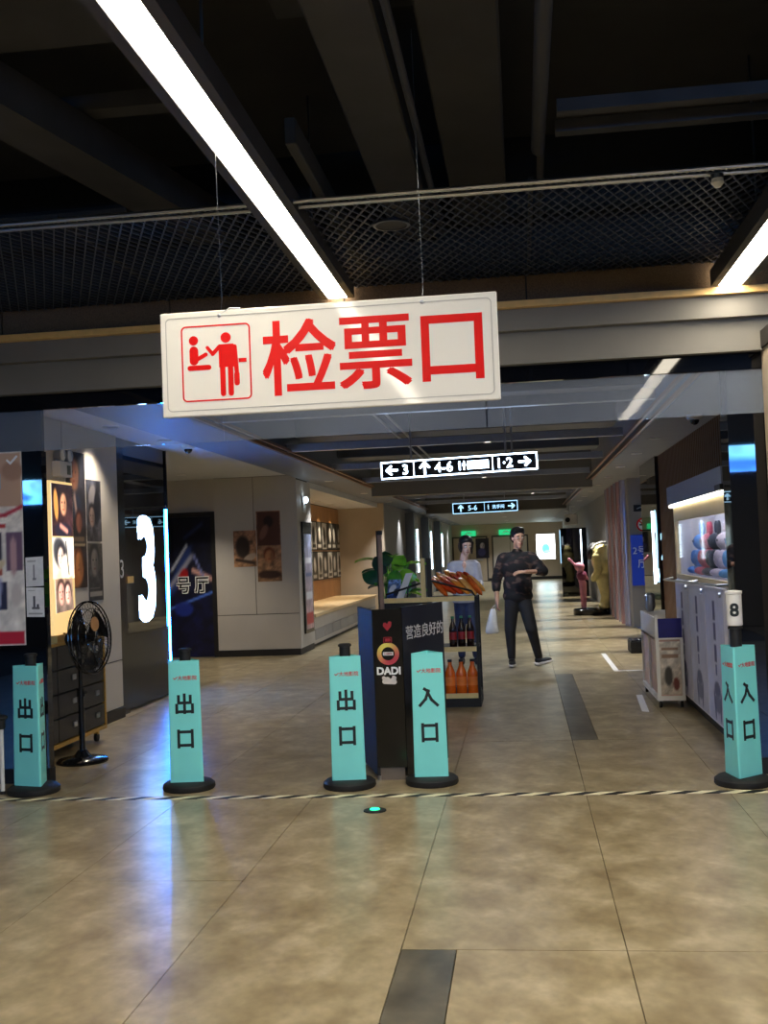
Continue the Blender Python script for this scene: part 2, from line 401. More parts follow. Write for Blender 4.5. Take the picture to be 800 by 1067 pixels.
# ---- lobby shell behind and beside the camera
struct('wall_rear', MB().box(-10, 6.5, -5.15, -5, 0, 4.2), WALLG)
struct('wall_left', MB().box(-10.15, -10, -5, 7.4, 0, 4.2), WALLG)
struct('wall_right', MB().box(6.5, 6.65, -5, 7.4, 0, 4.2), WALLG)
struct('ceiling', MB().box(-10, 6.5, -5, 7.9, 4.2, 4.3), BLACKCEIL, 'black painted open ceiling above the lobby')
def duct(name, mb, m, label, cat='duct', smooth=False):
    return tag(obj(name, mb, m, None, smooth), label, cat, 'services under the black ceiling')
duct('air_duct', MB().rbox(-.74, -.47, -2, 7.05, 3.56, 3.86, .01, 1), DUCT2, 'narrow black duct running above the white hanging sign')
duct('air_duct', MB().rbox(-.33, .0, -2, 7.05, 3.62, 3.92, .01, 1), DUCT, 'wide flat black duct beside the round black pipe')
duct('pipe', MB().tube([(.17, -2, 3.55), (.17, 5.6, 3.55)], .035, 10), DUCT2, 'round black pipe with a bent end in the dark ceiling', 'pipe', True)
duct('pipe', MB().tube([(.19, 5.62, 3.62), (.2, 7.0, 3.62)], .022, 8), DUCT2, 'thin black conduit following the end of the round pipe', 'pipe', True)
duct('pipe', MB().tube([(-.42, -2, 3.55), (-.42, 7, 3.56)], .018, 8), DUCT2, 'thin black conduit squeezed between two ducts', 'pipe', True)
duct('cable_tray', MB().box(.25, 6, 5.05, 5.12, 3.52, 3.58).box(.25, 6, 5.3, 5.37, 3.52, 3.58), DUCT2, 'dark cable tray crossing the ceiling above the short light strip', 'cable tray')
duct('air_duct', MB().rbox(1.62, 6, 5.7, 6.8, 3.5, 3.9, .01, 1), DUCT, 'broad black duct box in the far corner of the dark ceiling')
duct('air_duct', MB().rbox(.9, 6, 3.2, 3.9, 3.6, 3.95, .01, 1), DUCT, 'broad black duct box nearest the top right of the dark ceiling')
duct('air_duct', MB().rbox(-1.0, -.1, 4.2, 4.75, 3.93, 4.15, .01, 1), DUCT2, 'short cross duct tucked above the two long ducts')
duct('air_duct', MB().rbox(-6, -1.4, 3.4, 4.55, 3.80, 4.15, .01, 1), DUCT2, 'large dark grey cross duct beside the long light strip')
mb = MB(); mb.add([(-2.55, 4.3, 3.58), (-2.28, 4.3, 3.58), (-1.75, 6.9, 3.58), (-2.05, 6.9, 3.58), (-2.55, 4.3, 3.78), (-2.28, 4.3, 3.78), (-1.75, 6.9, 3.78), (-2.05, 6.9, 3.78)],
                  [(0, 3, 2, 1), (4, 5, 6, 7), (0, 1, 5, 4), (1, 2, 6, 5), (2, 3, 7, 6), (3, 0, 4, 7)])
duct('air_duct', mb, DUCT2, 'slanting dark duct to the left of the long light strip')
duct('cable_tray', MB().box(-6, -1.4, 5.2, 5.32, 3.80, 3.88), DUCT2, 'dark cable tray crossing behind the slanting duct', 'cable tray')
duct('pipe', MB().tube([(-6, 6.3, 3.62), (-2.25, 6.2, 3.62)], .03, 8), DUCT, 'dark pipe crossing low in the left of the ceiling', 'pipe', True)
duct('air_duct', MB().rbox(-.95, -.9, 4.6, 7.0, 3.3, 3.42, .005, 1), DUCT, 'slim dark channel hung right beside the long light strip')

# ---- light strips
def light_strip(x0, x1, z, y0, y1, label, flange=.05):
    t = thing('ceiling_light_strip', label, 'ceiling light', ((x0 + x1) / 2, y1, z), 'long ceiling light strips')
    part('housing', DUCT2, t, MB().box(x0 - flange, x0 - .004, y0, y1, z - .004, z + .09).box(x1 + .004, x1 + flange, y0, y1, z - .004, z + .09).box(x0 - flange, x1 + flange, y0, y1, z + .09, z + .10))
    part('diffuser', WARMEMIT, t, MB().box(x0, x1, y0, y1, z, z + .03))
    for yy in (1.0, 4.0, 6.2):
        part('hanger_rod', STEELD, t, MB().tube([((x0 + x1) / 2, yy, z + .1), ((x0 + x1) / 2, yy, 4.2)], .006, 6))
light_strip(-1.195, -1.075, 3.2, -4.9, 7.05, 'long glowing light strip running over the white hanging sign')
light_strip(1.305, 1.445, 3.11, -4.9, 7.04, 'glowing light strip cut by the upper right edge')

# ---- mesh ceiling strip, rails, bulkhead
mb = MB()
def strut(mb, x0, y0, x1, y1, z, w=.007, h=.010):
    d = Vector((x1 - x0, y1 - y0, 0)).normalized(); n = Vector((-d.y, d.x, 0)) * w / 2
    a, b = Vector((x0, y0, z)), Vector((x1, y1, z)); up = Vector((0, 0, h))
    mb.add([a - n, a + n, b + n, b - n, a - n + up, a + n + up, b + n + up, b - n + up], [(0, 1, 2, 3), (4, 7, 6, 5), (0, 4, 5, 1), (1, 5, 6, 2), (2, 6, 7, 3), (3, 7, 4, 0)])
y0, y1 = 5.27, 7.09; run = (y1 - y0) * .45
k = -4.6 - run
while k < 2.4:
    for a, b in ((k, k + run), (k + run, k)):
        xa, xb, ya, yb = a, b, y0, y1
        lo, hi = -4.6, 2.4
        # clip in x
        def clip(xa, ya, xb, yb):
            t0, t1 = 0, 1; dx = xb - xa
            ta, tb = (lo - xa) / dx, (hi - xa) / dx
            t0 = max(t0, min(ta, tb)); t1 = min(t1, max(ta, tb))
            return None if t1 - t0 < .02 else (xa + dx * t0, ya + (yb - ya) * t0, xa + dx * t1, ya + (yb - ya) * t1)
        c = clip(xa, ya, xb, yb)
        if c: strut(mb, *c, 3.27)
    k += .062
t = thing('mesh_ceiling', 'dark expanded metal mesh ceiling strip between rail and bulkhead', 'mesh ceiling', (-1, 6.2, 3.27))
me_ = part('mesh', mat('mesh_grey', (70, 76, 94), .4, .4), t, mb); me_['kind'] = 'stuff'
for xx in (-4.6, -3.5, -2.3, -1.08, .12, 1.32, 2.4): part('frame_bar', DUCT2, t, MB().box(xx - .012, xx + .012, 5.27, 7.09, 3.281, 3.30))
for k, (yy, zz) in enumerate(((5.12, 3.22), (5.25, 3.235))):
    tag(obj('ceiling_rail', MB().tube([(-6, yy, zz), (5, yy, zz)], .011, 8), STEEL, None, True), ('nearer' if k == 0 else 'farther') + ' of two thin steel rails crossing under the dark ceiling', 'rail', 'steel ceiling rails')
tb = struct('trim_1', MB().box(-4.5, 6, 7.10, 7.9, 2.92, 3.085), GREYB, 'grey plaster bulkhead above the entrance')
part('lower_step', GREYB, tb, MB().box(-4.5, 6, 7.17, 7.9, 2.71, 2.92))
part('return', GREYB, tb, MB().box(-4.5, -3.57, -5, 7.10, 2.75, 3.085))
for i in range(-1, 5):
    xa = -4.7 + i * 1.2 + 1.2
    part('mesh_panel', BROWNMESH, tb, MB().box(max(xa, -4.5) + .006, xa + 1.194, 7.09, 7.11, 3.105, 3.275))
part('back_fill', BLACK, tb, MB().box(-4.5, 6, 7.12, 7.9, 3.085, 4.2))
t = struct('trim_2', MB().box(-3.56, 6, 7.045, 7.1, 3.06, 3.103), GOLD, 'thin gold strip along the top of the bulkhead')
part('return_strip', GOLD, t, MB().box(-3.62, -3.56, -5, 7.1, 3.06, 3.103))
# header of black glass and clear glass
th = thing('glass_header', 'dark reflective glass header panel under the grey bulkhead', 'glass panel', (-1, 7.26, 2.33))
for xa, xb in ((-3.75, -2.0), (-1.99, -.2), (-.19, 1.6)):
    ti = .040 if xa == -1.99 else 0.0
    part('black_panel', mat('black_header_glass', (10, 12, 18), .03, spec=.25), th, MB().box(xa, xb, 7.245, 7.285, 2.603, 2.71))
    part('clear_pane', HEADGLASS, th, MB().add([(x, y + (0 if z < 2.4 else -ti), z) for z in (2.315, 2.597) for (x, y) in ((xa, 7.25), (xb, 7.25), (xb, 7.262), (xa, 7.262))], [(0, 3, 2, 1), (4, 5, 6, 7), (0, 1, 5, 4), (1, 2, 6, 5), (2, 3, 7, 6), (3, 0, 4, 7)]))
# ---- entrance pillars
pl = struct('trim_3', MB().box(-3.75, -3.32, 7.26, 7.34, 0, 2.315), BLKGLASS, 'black glass pillar on the left of the entrance')
part('cap', BLACK, pl, MB().box(-3.75, -3.33, 7.29, 7.34, 2.315, 2.71))
part('plinth', BLACK, pl, MB().box(-3.755, -3.315, 7.25, 7.345, 0, .10))
pr_ = struct('trim_4', MB().box(1.355, 1.9, 7.26, 7.52, 0, 2.315), BLKGLASS, 'black glass pillar on the right of the entrance')
part('cap', BLACK, pr_, MB().box(1.365, 1.9, 7.29, 7.52, 2.315, 2.71))
part('plinth', BLACK, pr_, MB().box(1.35, 1.9, 7.25, 7.525, 0, .10))
pb = struct('trim_5', MB().box(1.585, 2.2, 6.95, 7.24, 0, 2.72), BEIGE, 'narrow beige pier at the right edge')
part('cap', SLATBK, pb, MB().box(1.57, 2.2, 6.94, 7.25, 2.72, 2.83))

# ---- corridor ceilings and soffits
struct('ceiling_corridor', MB().box(-2.8, 1.35, 7.9, 52, 3.42, 3.5), BLACKCEIL, 'black open ceiling of the corridor')
s = struct('ceiling_bay', MB().box(-10, -3.42, 7.9, 17.4, 2.77, 2.85), SOFFW, 'pale ceiling of the side bay by hall three')
s = struct('ceiling_soffit_left', MB().box(-3.42, -2.76, 7.9, 52, 2.72, 3.42), SOFFB, 'blue grey soffit on the left of the corridor')
for i, xx in enumerate((-2.75, -2.70)): part('rail', BROWNRAIL, s, MB().box(xx - .012, xx + .014, 7.9, 20.2, 2.725 + .03 * i, 2.755 + .03 * i))
for i, xx in enumerate((-2.75, -2.70)): part('rail', BROWNRAIL, s, MB().box(xx - .012, xx + .014, 20.7, 32, 2.725 + .03 * i, 2.755 + .03 * i))
s = struct('ceiling_soffit_right', MB().box(1.33, 4.2, 7.76, 52, 2.69, 3.42), mat('soffit_grey', (146, 148, 154), .7, noise=.04, nscale=3), 'pale soffit on the right of the corridor')
for i, xx in enumerate((1.315, 1.23)):
    part('rail', BROWNRAIL, s, MB().box(xx - .018, xx + .014, 7.9, 20.2, 2.70 + .02 * i, 2.73 + .02 * i))
    part('rail', BROWNRAIL, s, MB().box(xx - .018, xx + .014, 20.7, 32, 2.70 + .02 * i, 2.73 + .02 * i))
struct('ceiling_alcove', MB().box(-4.6, -3.42, 17.4, 26.6, 2.62, 2.85), SOFFW, 'pale ceiling of the bench alcove')
BEAMM = mat('beam_metal', (176, 180, 190), .32, .7, noise=.05)
for i, yy in enumerate((9.7, 12.8, 15.9, 19.0, 22.2, 25.4, 28.6)):
    t = tag(obj('ceiling_beam', MB().box(-2.74, 1.21, yy - .05, yy + .05, 2.76, 2.85), BEAMM), 'metal cross beam under the black corridor ceiling, number %s from the header' % ['one', 'two', 'three', 'four', 'five', 'six', 'seven', 'eight', 'nine', 'ten', 'eleven', 'twelve', 'thirteen'][i], 'beam', 'metal cross beams of the corridor ceiling')
for i, yy in enumerate((8.6, 10.6, 13.6, 16.7, 23, 26.3)):
    tag(obj('air_duct', MB().rbox(-2.74, 1.2, yy - .32, yy + .32, 2.98, 3.24, .01, 1), mat('duct_grey', (84, 88, 98), .5, .2, noise=.1, nscale=3)), 'flat grey duct crossing the corridor ceiling, %s from the glass header' % ['first', 'second', 'third', 'fourth', 'fifth', 'sixth'][i], 'duct', 'grey cross ducts of the corridor ceiling')
for i, xx in enumerate((-1.42, -1.3)):
    tag(obj('pipe', MB().tube([(xx, 8, 2.90), (xx, 20, 2.90)], .014, 8), STEEL, None, True), ['outer', 'inner'][i] + ' thin steel conduit running along the corridor ceiling', 'pipe', 'steel conduits of the corridor ceiling')
struct('trim_6', MB().box(-2.76, 1.33, 20.25, 20.65, 2.58, 3.42), GREYB, 'grey cross beam over the middle of the corridor')
struct('trim_7', MB().box(-2.76, 1.33, 32.0, 32.5, 2.62, 3.42), GREYB, 'grey cross beam over the far corridor')
struct('ceiling_far', MB().box(-2.76, 1.33, 32.5, 52, 2.70, 3.42), WALLG, 'grey flat ceiling at the far end')

# ---- left side walls
wl = struct('wall_left_entrance', MB().box(-4.1, -3.96, 7.75, 10.34, 0, 2.77), SEAM, 'white panelled wall behind the movie posters')
for (a, b) in ((7.76, 9.04), (9.05, 10.335)):
    part('panel', WALLW, wl, MB().box(-3.962, -3.945, a + .003, b - .003, .565, 2.765))
    part('panel', WALLW, wl, MB().box(-3.962, -3.945, a + .003, b - .003, .11, .555))
struct('baseboard_left', MB().box(-3.965, -3.93, 7.76, 10.34, 0, .10), BASEB)
struct('wall_bay', MB().box(-8, -5.60, 16.5, 16.7, 0, 2.77), WALLW)
struct('wall_bay_side', MB().box(-8.15, -8, 10, 16.7, 0, 2.77), WALLW)
struct('wall_bay_front', MB().box(-8, -4.1, 10.2, 10.34, 0, 2.77), WALLW)
wp = struct('wall_pillar', MB().box(-4.72, -3.43, 16.46, 17.55, 0, 2.77), SEAM, 'white panelled pier carrying two brown posters')
for (a, b) in ((-4.72, -4.105), (-4.095, -3.42)): part('panel', WALLW, wp, MB().box(a, b, 16.445, 16.462, .645, 2.765))
part('panel', WALLW, wp, MB().box(-4.72, -3.42, 16.445, 16.462, .10, .635))
part('side_panel', WALLW, wp, MB().box(-3.432, -3.415, 16.447, 17.55, .10, 2.70))
part('door_head', WALLW, wp, MB().box(-5.60, -4.722, 16.5, 16.7, 2.26, 2.77))
struct('baseboard_pillar', MB().box(-4.72, -3.425, 16.435, 16.46, 0, .095), BASEB)
# door of hall three
d1 = struct('door_1', MB().box(-5.60, -5.53, 16.44, 16.6, 0, 2.26).box(-4.79, -4.722, 16.44, 16.6, 0, 2.26).box(-5.53, -4.79, 16.44, 16.6, 2.19, 2.26), BASEB, 'dark framed door with printed space picture')
pic = picture((16, 20, 62), (10, 13, 30), [('e', .3, .62, .3, .07, .6, (40, 60, 120)), ('s', .05, .5, .55, .72, .03, (150, 150, 170)), ('s', .1, .62, .45, .80, .02, (200, 205, 220)),
      ('s', .55, .62, .98, .55, .025, (210, 160, 150)), ('s', .6, .72, .8, .56, .02, (120, 130, 190)), ('e', .34, .56, .12, .06, .4, (170, 26, 30)), ('s', 0, .34, 1, .46, .012, (80, 120, 220)), ('s', .4, .85, .8, .95, .02, (40, 50, 90)), ('e', .35, .34, .2, .05, 0, (30, 50, 140))], .35, 5, 7)
poster('door_leaf', FACE_CAM(-5.53, 16.53, .01), .74, 2.18, pic, PRINT, d1, .03, 70)
text('door_text', '号 厅', .27, FACE_CAM(-5.12, 16.498, 1.13), LETTERW, d1, .016, .001, .85)
text('door_text', '号 厅', .27, FACE_CAM(-5.12, 16.4965, 1.13), SIGNBODY, d1, .002, .0008, .85)
# panel with the glowing 3
p3 = thing('hall_number_panel', 'black glossy panel with a glowing white 3', 'panel', (-4.05, 11.1, 0))
part('frame', BLKGLOSS, p3, MB().box(-4.15, -3.985, 10.345, 10.62, 0, 2.77))
part('face', BLKGLASS, p3, MB().box(-4.15, -4.0, 10.62, 11.96, .02, 2.77))
part('lower_face', BLKGLOSS, p3, MB().box(-4.0, -3.992, 10.63, 11.92, .03, .78))
part('edge_light', LEDBLUE, p3, MB().box(-4.02, -3.985, 11.931, 11.958, .35, 2.1))
part('edge_light_shield', BLKGLOSS, p3, MB().box(-4.15, -3.983, 11.96, 11.985, 0, 2.77))  # extended past the light to shield the bay walls from blue
text('numeral', '3', 1.52, FACE_R(-3.999, 11.27, 1.44), LEDDIG, p3, .036, .006, .80)
part('lock', GOLD, p3, MB().rbox(-3.985, -3.965, 10.64, 10.78, 1.30, 1.37, .006))
text('small_text', '3', .26, FACE_R(-3.984, 10.5, 1.45), LETTERG, p3, 0, .001)
# ---- bench alcove
ws = struct('wall_alcove', MB().box(-4.55, -4.40, 17.55, 26.0, 0, 2.62), SEAM, 'oak boarded back wall of the bench alcove')
k = 17.6
while k < 25.9: part('board', WOOD, ws, MB().box(-4.402, -4.385, k + .004, min(k + .62, 26) - .004, 0.02, 2.60)); k += .62
struct('wall_alcove_end', MB().box(-4.55, -3.28, 26.0, 26.2, 0, 2.72), BEIGE, 'beige end wall past the bench')
struct('wall_left_far', MB().box(-3.45, -3.3, 26.2, 52, 0, 2.72), WALLG)
# ---- right wall
wr = struct('wall_right_corridor', MB().box(1.93, 2.1, 7.76, 15.15, 0, 2.69), SLATBK, 'brown slatted wall behind the prize cabinet')
sm = None
k = 7.85
while k < 15.1:
    if sm is None: sm = obj('slat', MB().box(1.885, 1.932, 0, .052, 0.02, 2.685), SLAT, wr); sm.location = (0, k, 0)
    else:
        c = sm.copy(); COL.objects.link(c); c.location = (0, k, 0)
    k += .115
p2 = thing('hall_number_panel', 'black glossy panel with bright white edge light beside the slatted wall', 'panel', (1.95, 16.1, 0))
part('face', BLKGLASS, p2, MB().box(1.84, 2.1, 15.16, 17.05, 0, 2.685))
part('edge_light', LEDCOOL, p2, MB().box(1.825, 1.84, 15.66, 15.70, .93, 1.95))
text('numeral', '2', 1.35, FACE_L(1.839, 15.36, 1.46), LEDSIGN2, p2, .03, .004, .4)
text('numeral', '2', .52, FACE_CAM(1.93, 15.159, 1.46), LEDSIGN2, p2, .012, .002, .42)
w2 = struct('wall_hall_recess', MB().box(1.93, 4.2, 20.0, 20.2, 0, 2.69), WALLG, 'grey wall beside the entrance of hall two')
struct('wall_hall_recess_side', MB().box(4.05, 4.2, 15.2, 20.0, 0, 2.69), WALLG)
struct('wall_right_far', MB().box(1.93, 2.08, 20.2, 52, 0, 2.69), WALLG)
# ---- far end wall
wb = struct('wall_back', MB().box(-3.45, 2.08, 52, 52.2, 0, 3.42), BEIGE, 'far end wall with doors')
struct('baseboard_back', MB().box(-3.3, 1.93, 51.96, 52, 0, .14), BASEB)
for i, (a, b, nm) in enumerate(((-3.3, -1.62, 'door_2'), (-1.42, .3, 'door_3'))):
    d = struct(nm, MB().box(a, b, 51.94, 52, 0.02, 2.15), SEAM, 'far end door with pale leaf')
    part('leaf', WALLW if i else BEIGE, d, MB().box(a + .07, (a + b) / 2 - .01, 51.92, 51.95, .02, 2.08))
    part('leaf', WALLW if i else BEIGE, d, MB().box((a + b) / 2 + .01, b - .07, 51.92, 51.95, .02, 2.08))
    part('push_bar', STEEL, d, MB().box((a + b) / 2 - .6, (a + b) / 2 + .6, 51.86, 51.9, 1.0, 1.06))

# ================================================================== THINGS
# ---- hanging white sign
SY = 4.2
sg = thing('hanging_sign', 'white hanging sign with large red characters and ticket check pictogram', 'sign', (-.725, SY, 2.075))
FS = Frame((-1.4, SY - .012, 2.075), (1, 0, .008), (-.008, 0, 1))
mb = MB(); mb.rbox(-1.4, -.055, SY - .012, SY + .012, 2.075, 2.495, .004, 1)
part('board', SIGNW, sg, mb)
F0 = FACE_CAM(-1.4, SY - .0125, 2.075)     # sign face, 1.345 x .42
def ring(mb, fr, x0, x1, y0, y1, r, w, t0=0, t1=.0012, n=6):
    def rr(x0, x1, y0, y1, r):
        p = []
        for cx, cy, a in ((x1 - r, y1 - r, 0), (x0 + r, y1 - r, 90), (x0 + r, y0 + r, 180), (x1 - r, y0 + r, 270)):
            for k in range(n + 1): p.append((cx + r * math.cos(R(a + 90 * k / n)), cy + r * math.sin(R(a + 90 * k / n))))
        return p
    a = rr(x0, x1, y0, y1, r); b = rr(x0 + w, x1 - w, y0 + w, y1 - w, max(r - w, .001)); m = len(a)
    vs = [fr.p(*q, t1) for q in a] + [fr.p(*q, t1) for q in b] + [fr.p(*q, t0) for q in a] + [fr.p(*q, t0) for q in b]
    fs = []
    for i in range(m):
        j = (i + 1) % m; fs += [(i, j, m + j, m + i), (2 * m + i, 3 * m + i, 3 * m + j, 2 * m + j), (i, 2 * m + i, 2 * m + j, j), (m + i, m + j, 3 * m + j, 3 * m + i)]
    return mb.add(vs, fs)
part('border_line', GREYLINE, sg, ring(MB(), F0, .022, 1.323, .022, .398, .02, .003))
part('pictogram_frame', RED, sg, ring(MB(), F0, .085, .368, .058, .362, .02, .006))
def disc(mb, fr, cx, cy, r, t1=.0012, n=18, ry=None): return mb.sheet(fr, [(cx + r * math.cos(2 * PI * k / n), cy + (ry or r) * math.sin(2 * PI * k / n)) for k in range(n)], 0, t1)
def pill(mb, fr, x0, y0, x1, y1, r, t1=.0012):
    a = math.atan2(y1 - y0, x1 - x0); p = []
    for k in range(9): p.append((x1 + r * math.cos(a - PI / 2 + PI * k / 8), y1 + r * math.sin(a - PI / 2 + PI * k / 8)))
    for k in range(9): p.append((x0 + r * math.cos(a + PI / 2 + PI * k / 8), y0 + r * math.sin(a + PI / 2 + PI * k / 8)))
    return mb.sheet(fr, p, 0, t1)
mb = MB(); disc(mb, F0, .136, .303, .019); pill(mb, F0, .136, .262, .136, .222, .018); pill(mb, F0, .145, .225, .185, .245, .008); pill(mb, F0, .118, .193, .196, .193, .010)
part('seated_figure', RED, sg, mb)
mb = MB(); disc(mb, F0, .268, .308, .021); mb.sheet(F0, [(.238, .282), (.298, .282), (.305, .27), (.302, .19), (.238, .19)], 0, .0012)
pill(mb, F0, .252, .20, .252, .085, .011); pill(mb, F0, .284, .20, .284, .085, .011); pill(mb, F0, .240, .272, .213, .245, .008); pill(mb, F0, .213, .245, .192, .272, .007); pill(mb, F0, .303, .27, .309, .17, .009); mb.sheet(F0, [(.318, .222), (.35, .222), (.35, .206), (.318, .206)], 0, .0012)
pill(mb, F0, .309, .16, .309, .125, .011)
part('standing_figure', RED, sg, mb)
for i, ch in enumerate('检票口'):
    text('character', ch, .315, F0.at(.562 + i * .302, .213), RED, sg, .0042, .0008, .98)
for xx in (-1.155, -.345):
    g = part('string', STEELD, sg, MB().tube([(xx, SY, 2.47), (xx + .004, SY + .02, 2.54), (xx, SY, 3.3 if xx < -1 else 3.56)], .0011, 6))
    part('knot', STEEL, sg, MB().ell((xx, SY - .014, 2.472), (.008, .006, .008)))
part('knot_tail', STEEL, sg, MB().tube([(-1.155, SY - .01, 2.475), (-1.115, SY - .012, 2.50), (-1.07, SY - .01, 2.498)], .0018, 6))

# ---- lit direction signs
def arrow(t, m, fr, cx, cy, s, ang, w):
    mb = MB()
    d = lambda a, b: (cx + (a * math.cos(ang) - b * math.sin(ang)) * s, cy + (a * math.sin(ang) + b * math.cos(ang)) * s)
    for p, q in (((-.5, 0), (.5, 0)), ((.5, 0), (.08, .38)), ((.5, 0), (.08, -.38))):
        pill(mb, fr, *d(*p), *d(*q), w)
    part('arrow', m, t, mb)
def man_icon(t, m, fr, x, y, s, skirt=False):
    mb = MB()
    disc(mb, fr, x, y + .40 * s, .085 * s, n=10); mb.sheet(fr, [(x - .12 * s, y + .28 * s), (x + .12 * s, y + .28 * s), (x + (.2 if skirt else .1) * s, y - .05 * s), (x - (.2 if skirt else .1) * s, y - .05 * s)], 0, .0012)
    for sx in (-.05, .05): pill(mb, fr, x + sx * s, y - .05 * s, x + sx * s, y - .45 * s, .035 * s)
    part('figure_icon', m, t, mb)
def led_sign(x0, x1, z0, z1, y, label, m, kind, tilt):
    t = thing('direction_sign', label, 'sign', ((x0 + x1) / 2, y, z0), 'lit direction signs'); W, Hh = x1 - x0, z1 - z0
    fr = Frame((x0, y - .03, z0), (1, 0, tilt), (-tilt, 0, 1)); b = Frame((x0, y + .03, z0), (1, 0, tilt), (-tilt, 0, 1))
    part('body', SIGNBODY, t, MB().sheet(fr, [(0, 0), (W, 0), (W, Hh), (0, Hh)], -.06, 0))
    mb = MB(); ring(mb, fr, .006, W - .006, .006, Hh - .006, .004, .014)
    fr2 = fr.at(0, 0, .0003); k = Hh
    divs = (.215, .715) if kind == 1 else (.49,)
    for d in divs: mb.sheet(fr2, [(W * d - .004, .02), (W * d + .004, .02), (W * d + .004, Hh - .02), (W * d - .004, Hh - .02)], 0, .0012)
    part('border', m, t, mb)
    mb = MB(); wd = .012 * k / .2; c = Hh / 2
    if kind == 1:
        arrow(t, m, fr2, W * .075, c, k * .55, PI, wd); arrow(t, m, fr2, W * .285, c, k * .6, PI / 2, wd); arrow(t, m, fr2, W * .915, c, k * .55, 0, wd)
        man_icon(t, m, fr2, W * .507, c, k * .5); man_icon(t, m, fr2, W * .535, c, k * .5, True)
        text('text', '3', k * .74, fr2.at(W * .16, c), m, t, .0018, .001); text('text', '4-6', k * .74, fr2.at(W * .405, c), m, t, .0018, .001)
        text('text', '1·2', k * .74, fr2.at(W * .795, c), m, t, .0018, .001)
        part('text_box', m, t, MB().sheet(fr2, [(W * .555, c - k * .22), (W * .69, c - k * .22), (W * .69, c + k * .22), (W * .555, c + k * .22)], 0, .0008))
        text('box_text', '洗手间', k * .36, fr2.at(W * .6225, c, .0012), SIGNBODY, t, .001, .0008)
    else:
        arrow(t, m, fr2, W * .13, c, k * .5, PI / 2, wd); arrow(t, m, fr2, W * .90, c, k * .5, 0, wd); man_icon(t, m, fr2, W * .55, c, k * .45)
        text('text', '5-6', k * .62, fr2.at(W * .31, c), m, t, .0012, .001); text('text', '洗手间', k * .36, fr2.at(W * .70, c), m, t, .0012, .001)
    for xx in (W * .18, W * .80) if kind == 2 else (W * .80, W * .84, W * .2):
        a = fr.p(xx, Hh, -.03); part('hanger', STEEL, t, MB().tube([a, (a.x, a.y, 3.42)], .012, 6))
    return t
led_sign(-1.395, .20, 2.245, 2.435, 11.0, 'larger lit sign with arrows to halls 3, 4-6 and 1·2', LEDSIGN, 1, .021)
led_sign(-1.30, -.04, 2.2, 2.42, 21.0, 'smaller blue lit sign farther down the corridor', LEDSIGN2, 2, .012)

# ---- sleeve bollards
def tri_poly(s, r, n=5):
    h = s / (2 * math.sqrt(3)); P = [(-s / 2, -h), (s / 2, -h), (0, 2 * h)]; out = []
    for i in range(3):
        p = Vector(P[i]); a = Vector(P[i - 1]); b = Vector(P[(i + 1) % 3]); d1 = (a - p).normalized(); d2 = (b - p).normalized()
        p1 = p + d1 * r * 1.73; p2 = p + d2 * r * 1.73
        for k in range(n + 1):
            t = k / n; q = (p1 * (1 - t) ** 2 + p * 2 * t * (1 - t) + p2 * t * t); out.append((q.x, q.y))
    return out
STROKES = {'出': [(.5, .02, .5, 1.0), (.17, .56, .17, .92), (.83, .56, .83, .92), (.17, .56, .83, .56), (.06, .04, .06, .44), (.94, .04, .94, .44), (.06, .07, .94, .07)],
           '口': [(.12, .04, .12, .92), (.88, .04, .88, .92), (.12, .86, .88, .86), (.12, .12, .88, .12)],
           '入': [(.30, .94, .50, .80), (.50, .84, .34, .40), (.34, .40, .03, .06), (.47, .74, .66, .36), (.66, .36, .97, .06)]}
def stroke_char(ch, fr, size, w):
    mb = MB()
    for i, (a, b, c, d) in enumerate(STROKES[ch]):
        x0, y0, x1, y1 = [(q - .5) * size for q in (a, b, c, d)]; dx, dy = x1 - x0, y1 - y0; L = math.hypot(dx, dy); ux, uy = dx / L, dy / L; e = w / 2 if ch != '出' or i else w / 2
        nx, ny = -uy * w / 2, ux * w / 2; x0 -= ux * e; y0 -= uy * e; x1 += ux * e; y1 += uy * e
        mb.sheet(fr, [(x0 + nx, y0 + ny), (x0 - nx, y0 - ny), (x1 - nx, y1 - ny), (x1 + nx, y1 + ny)], 0, .0008 + .0001 * i)
    return mb
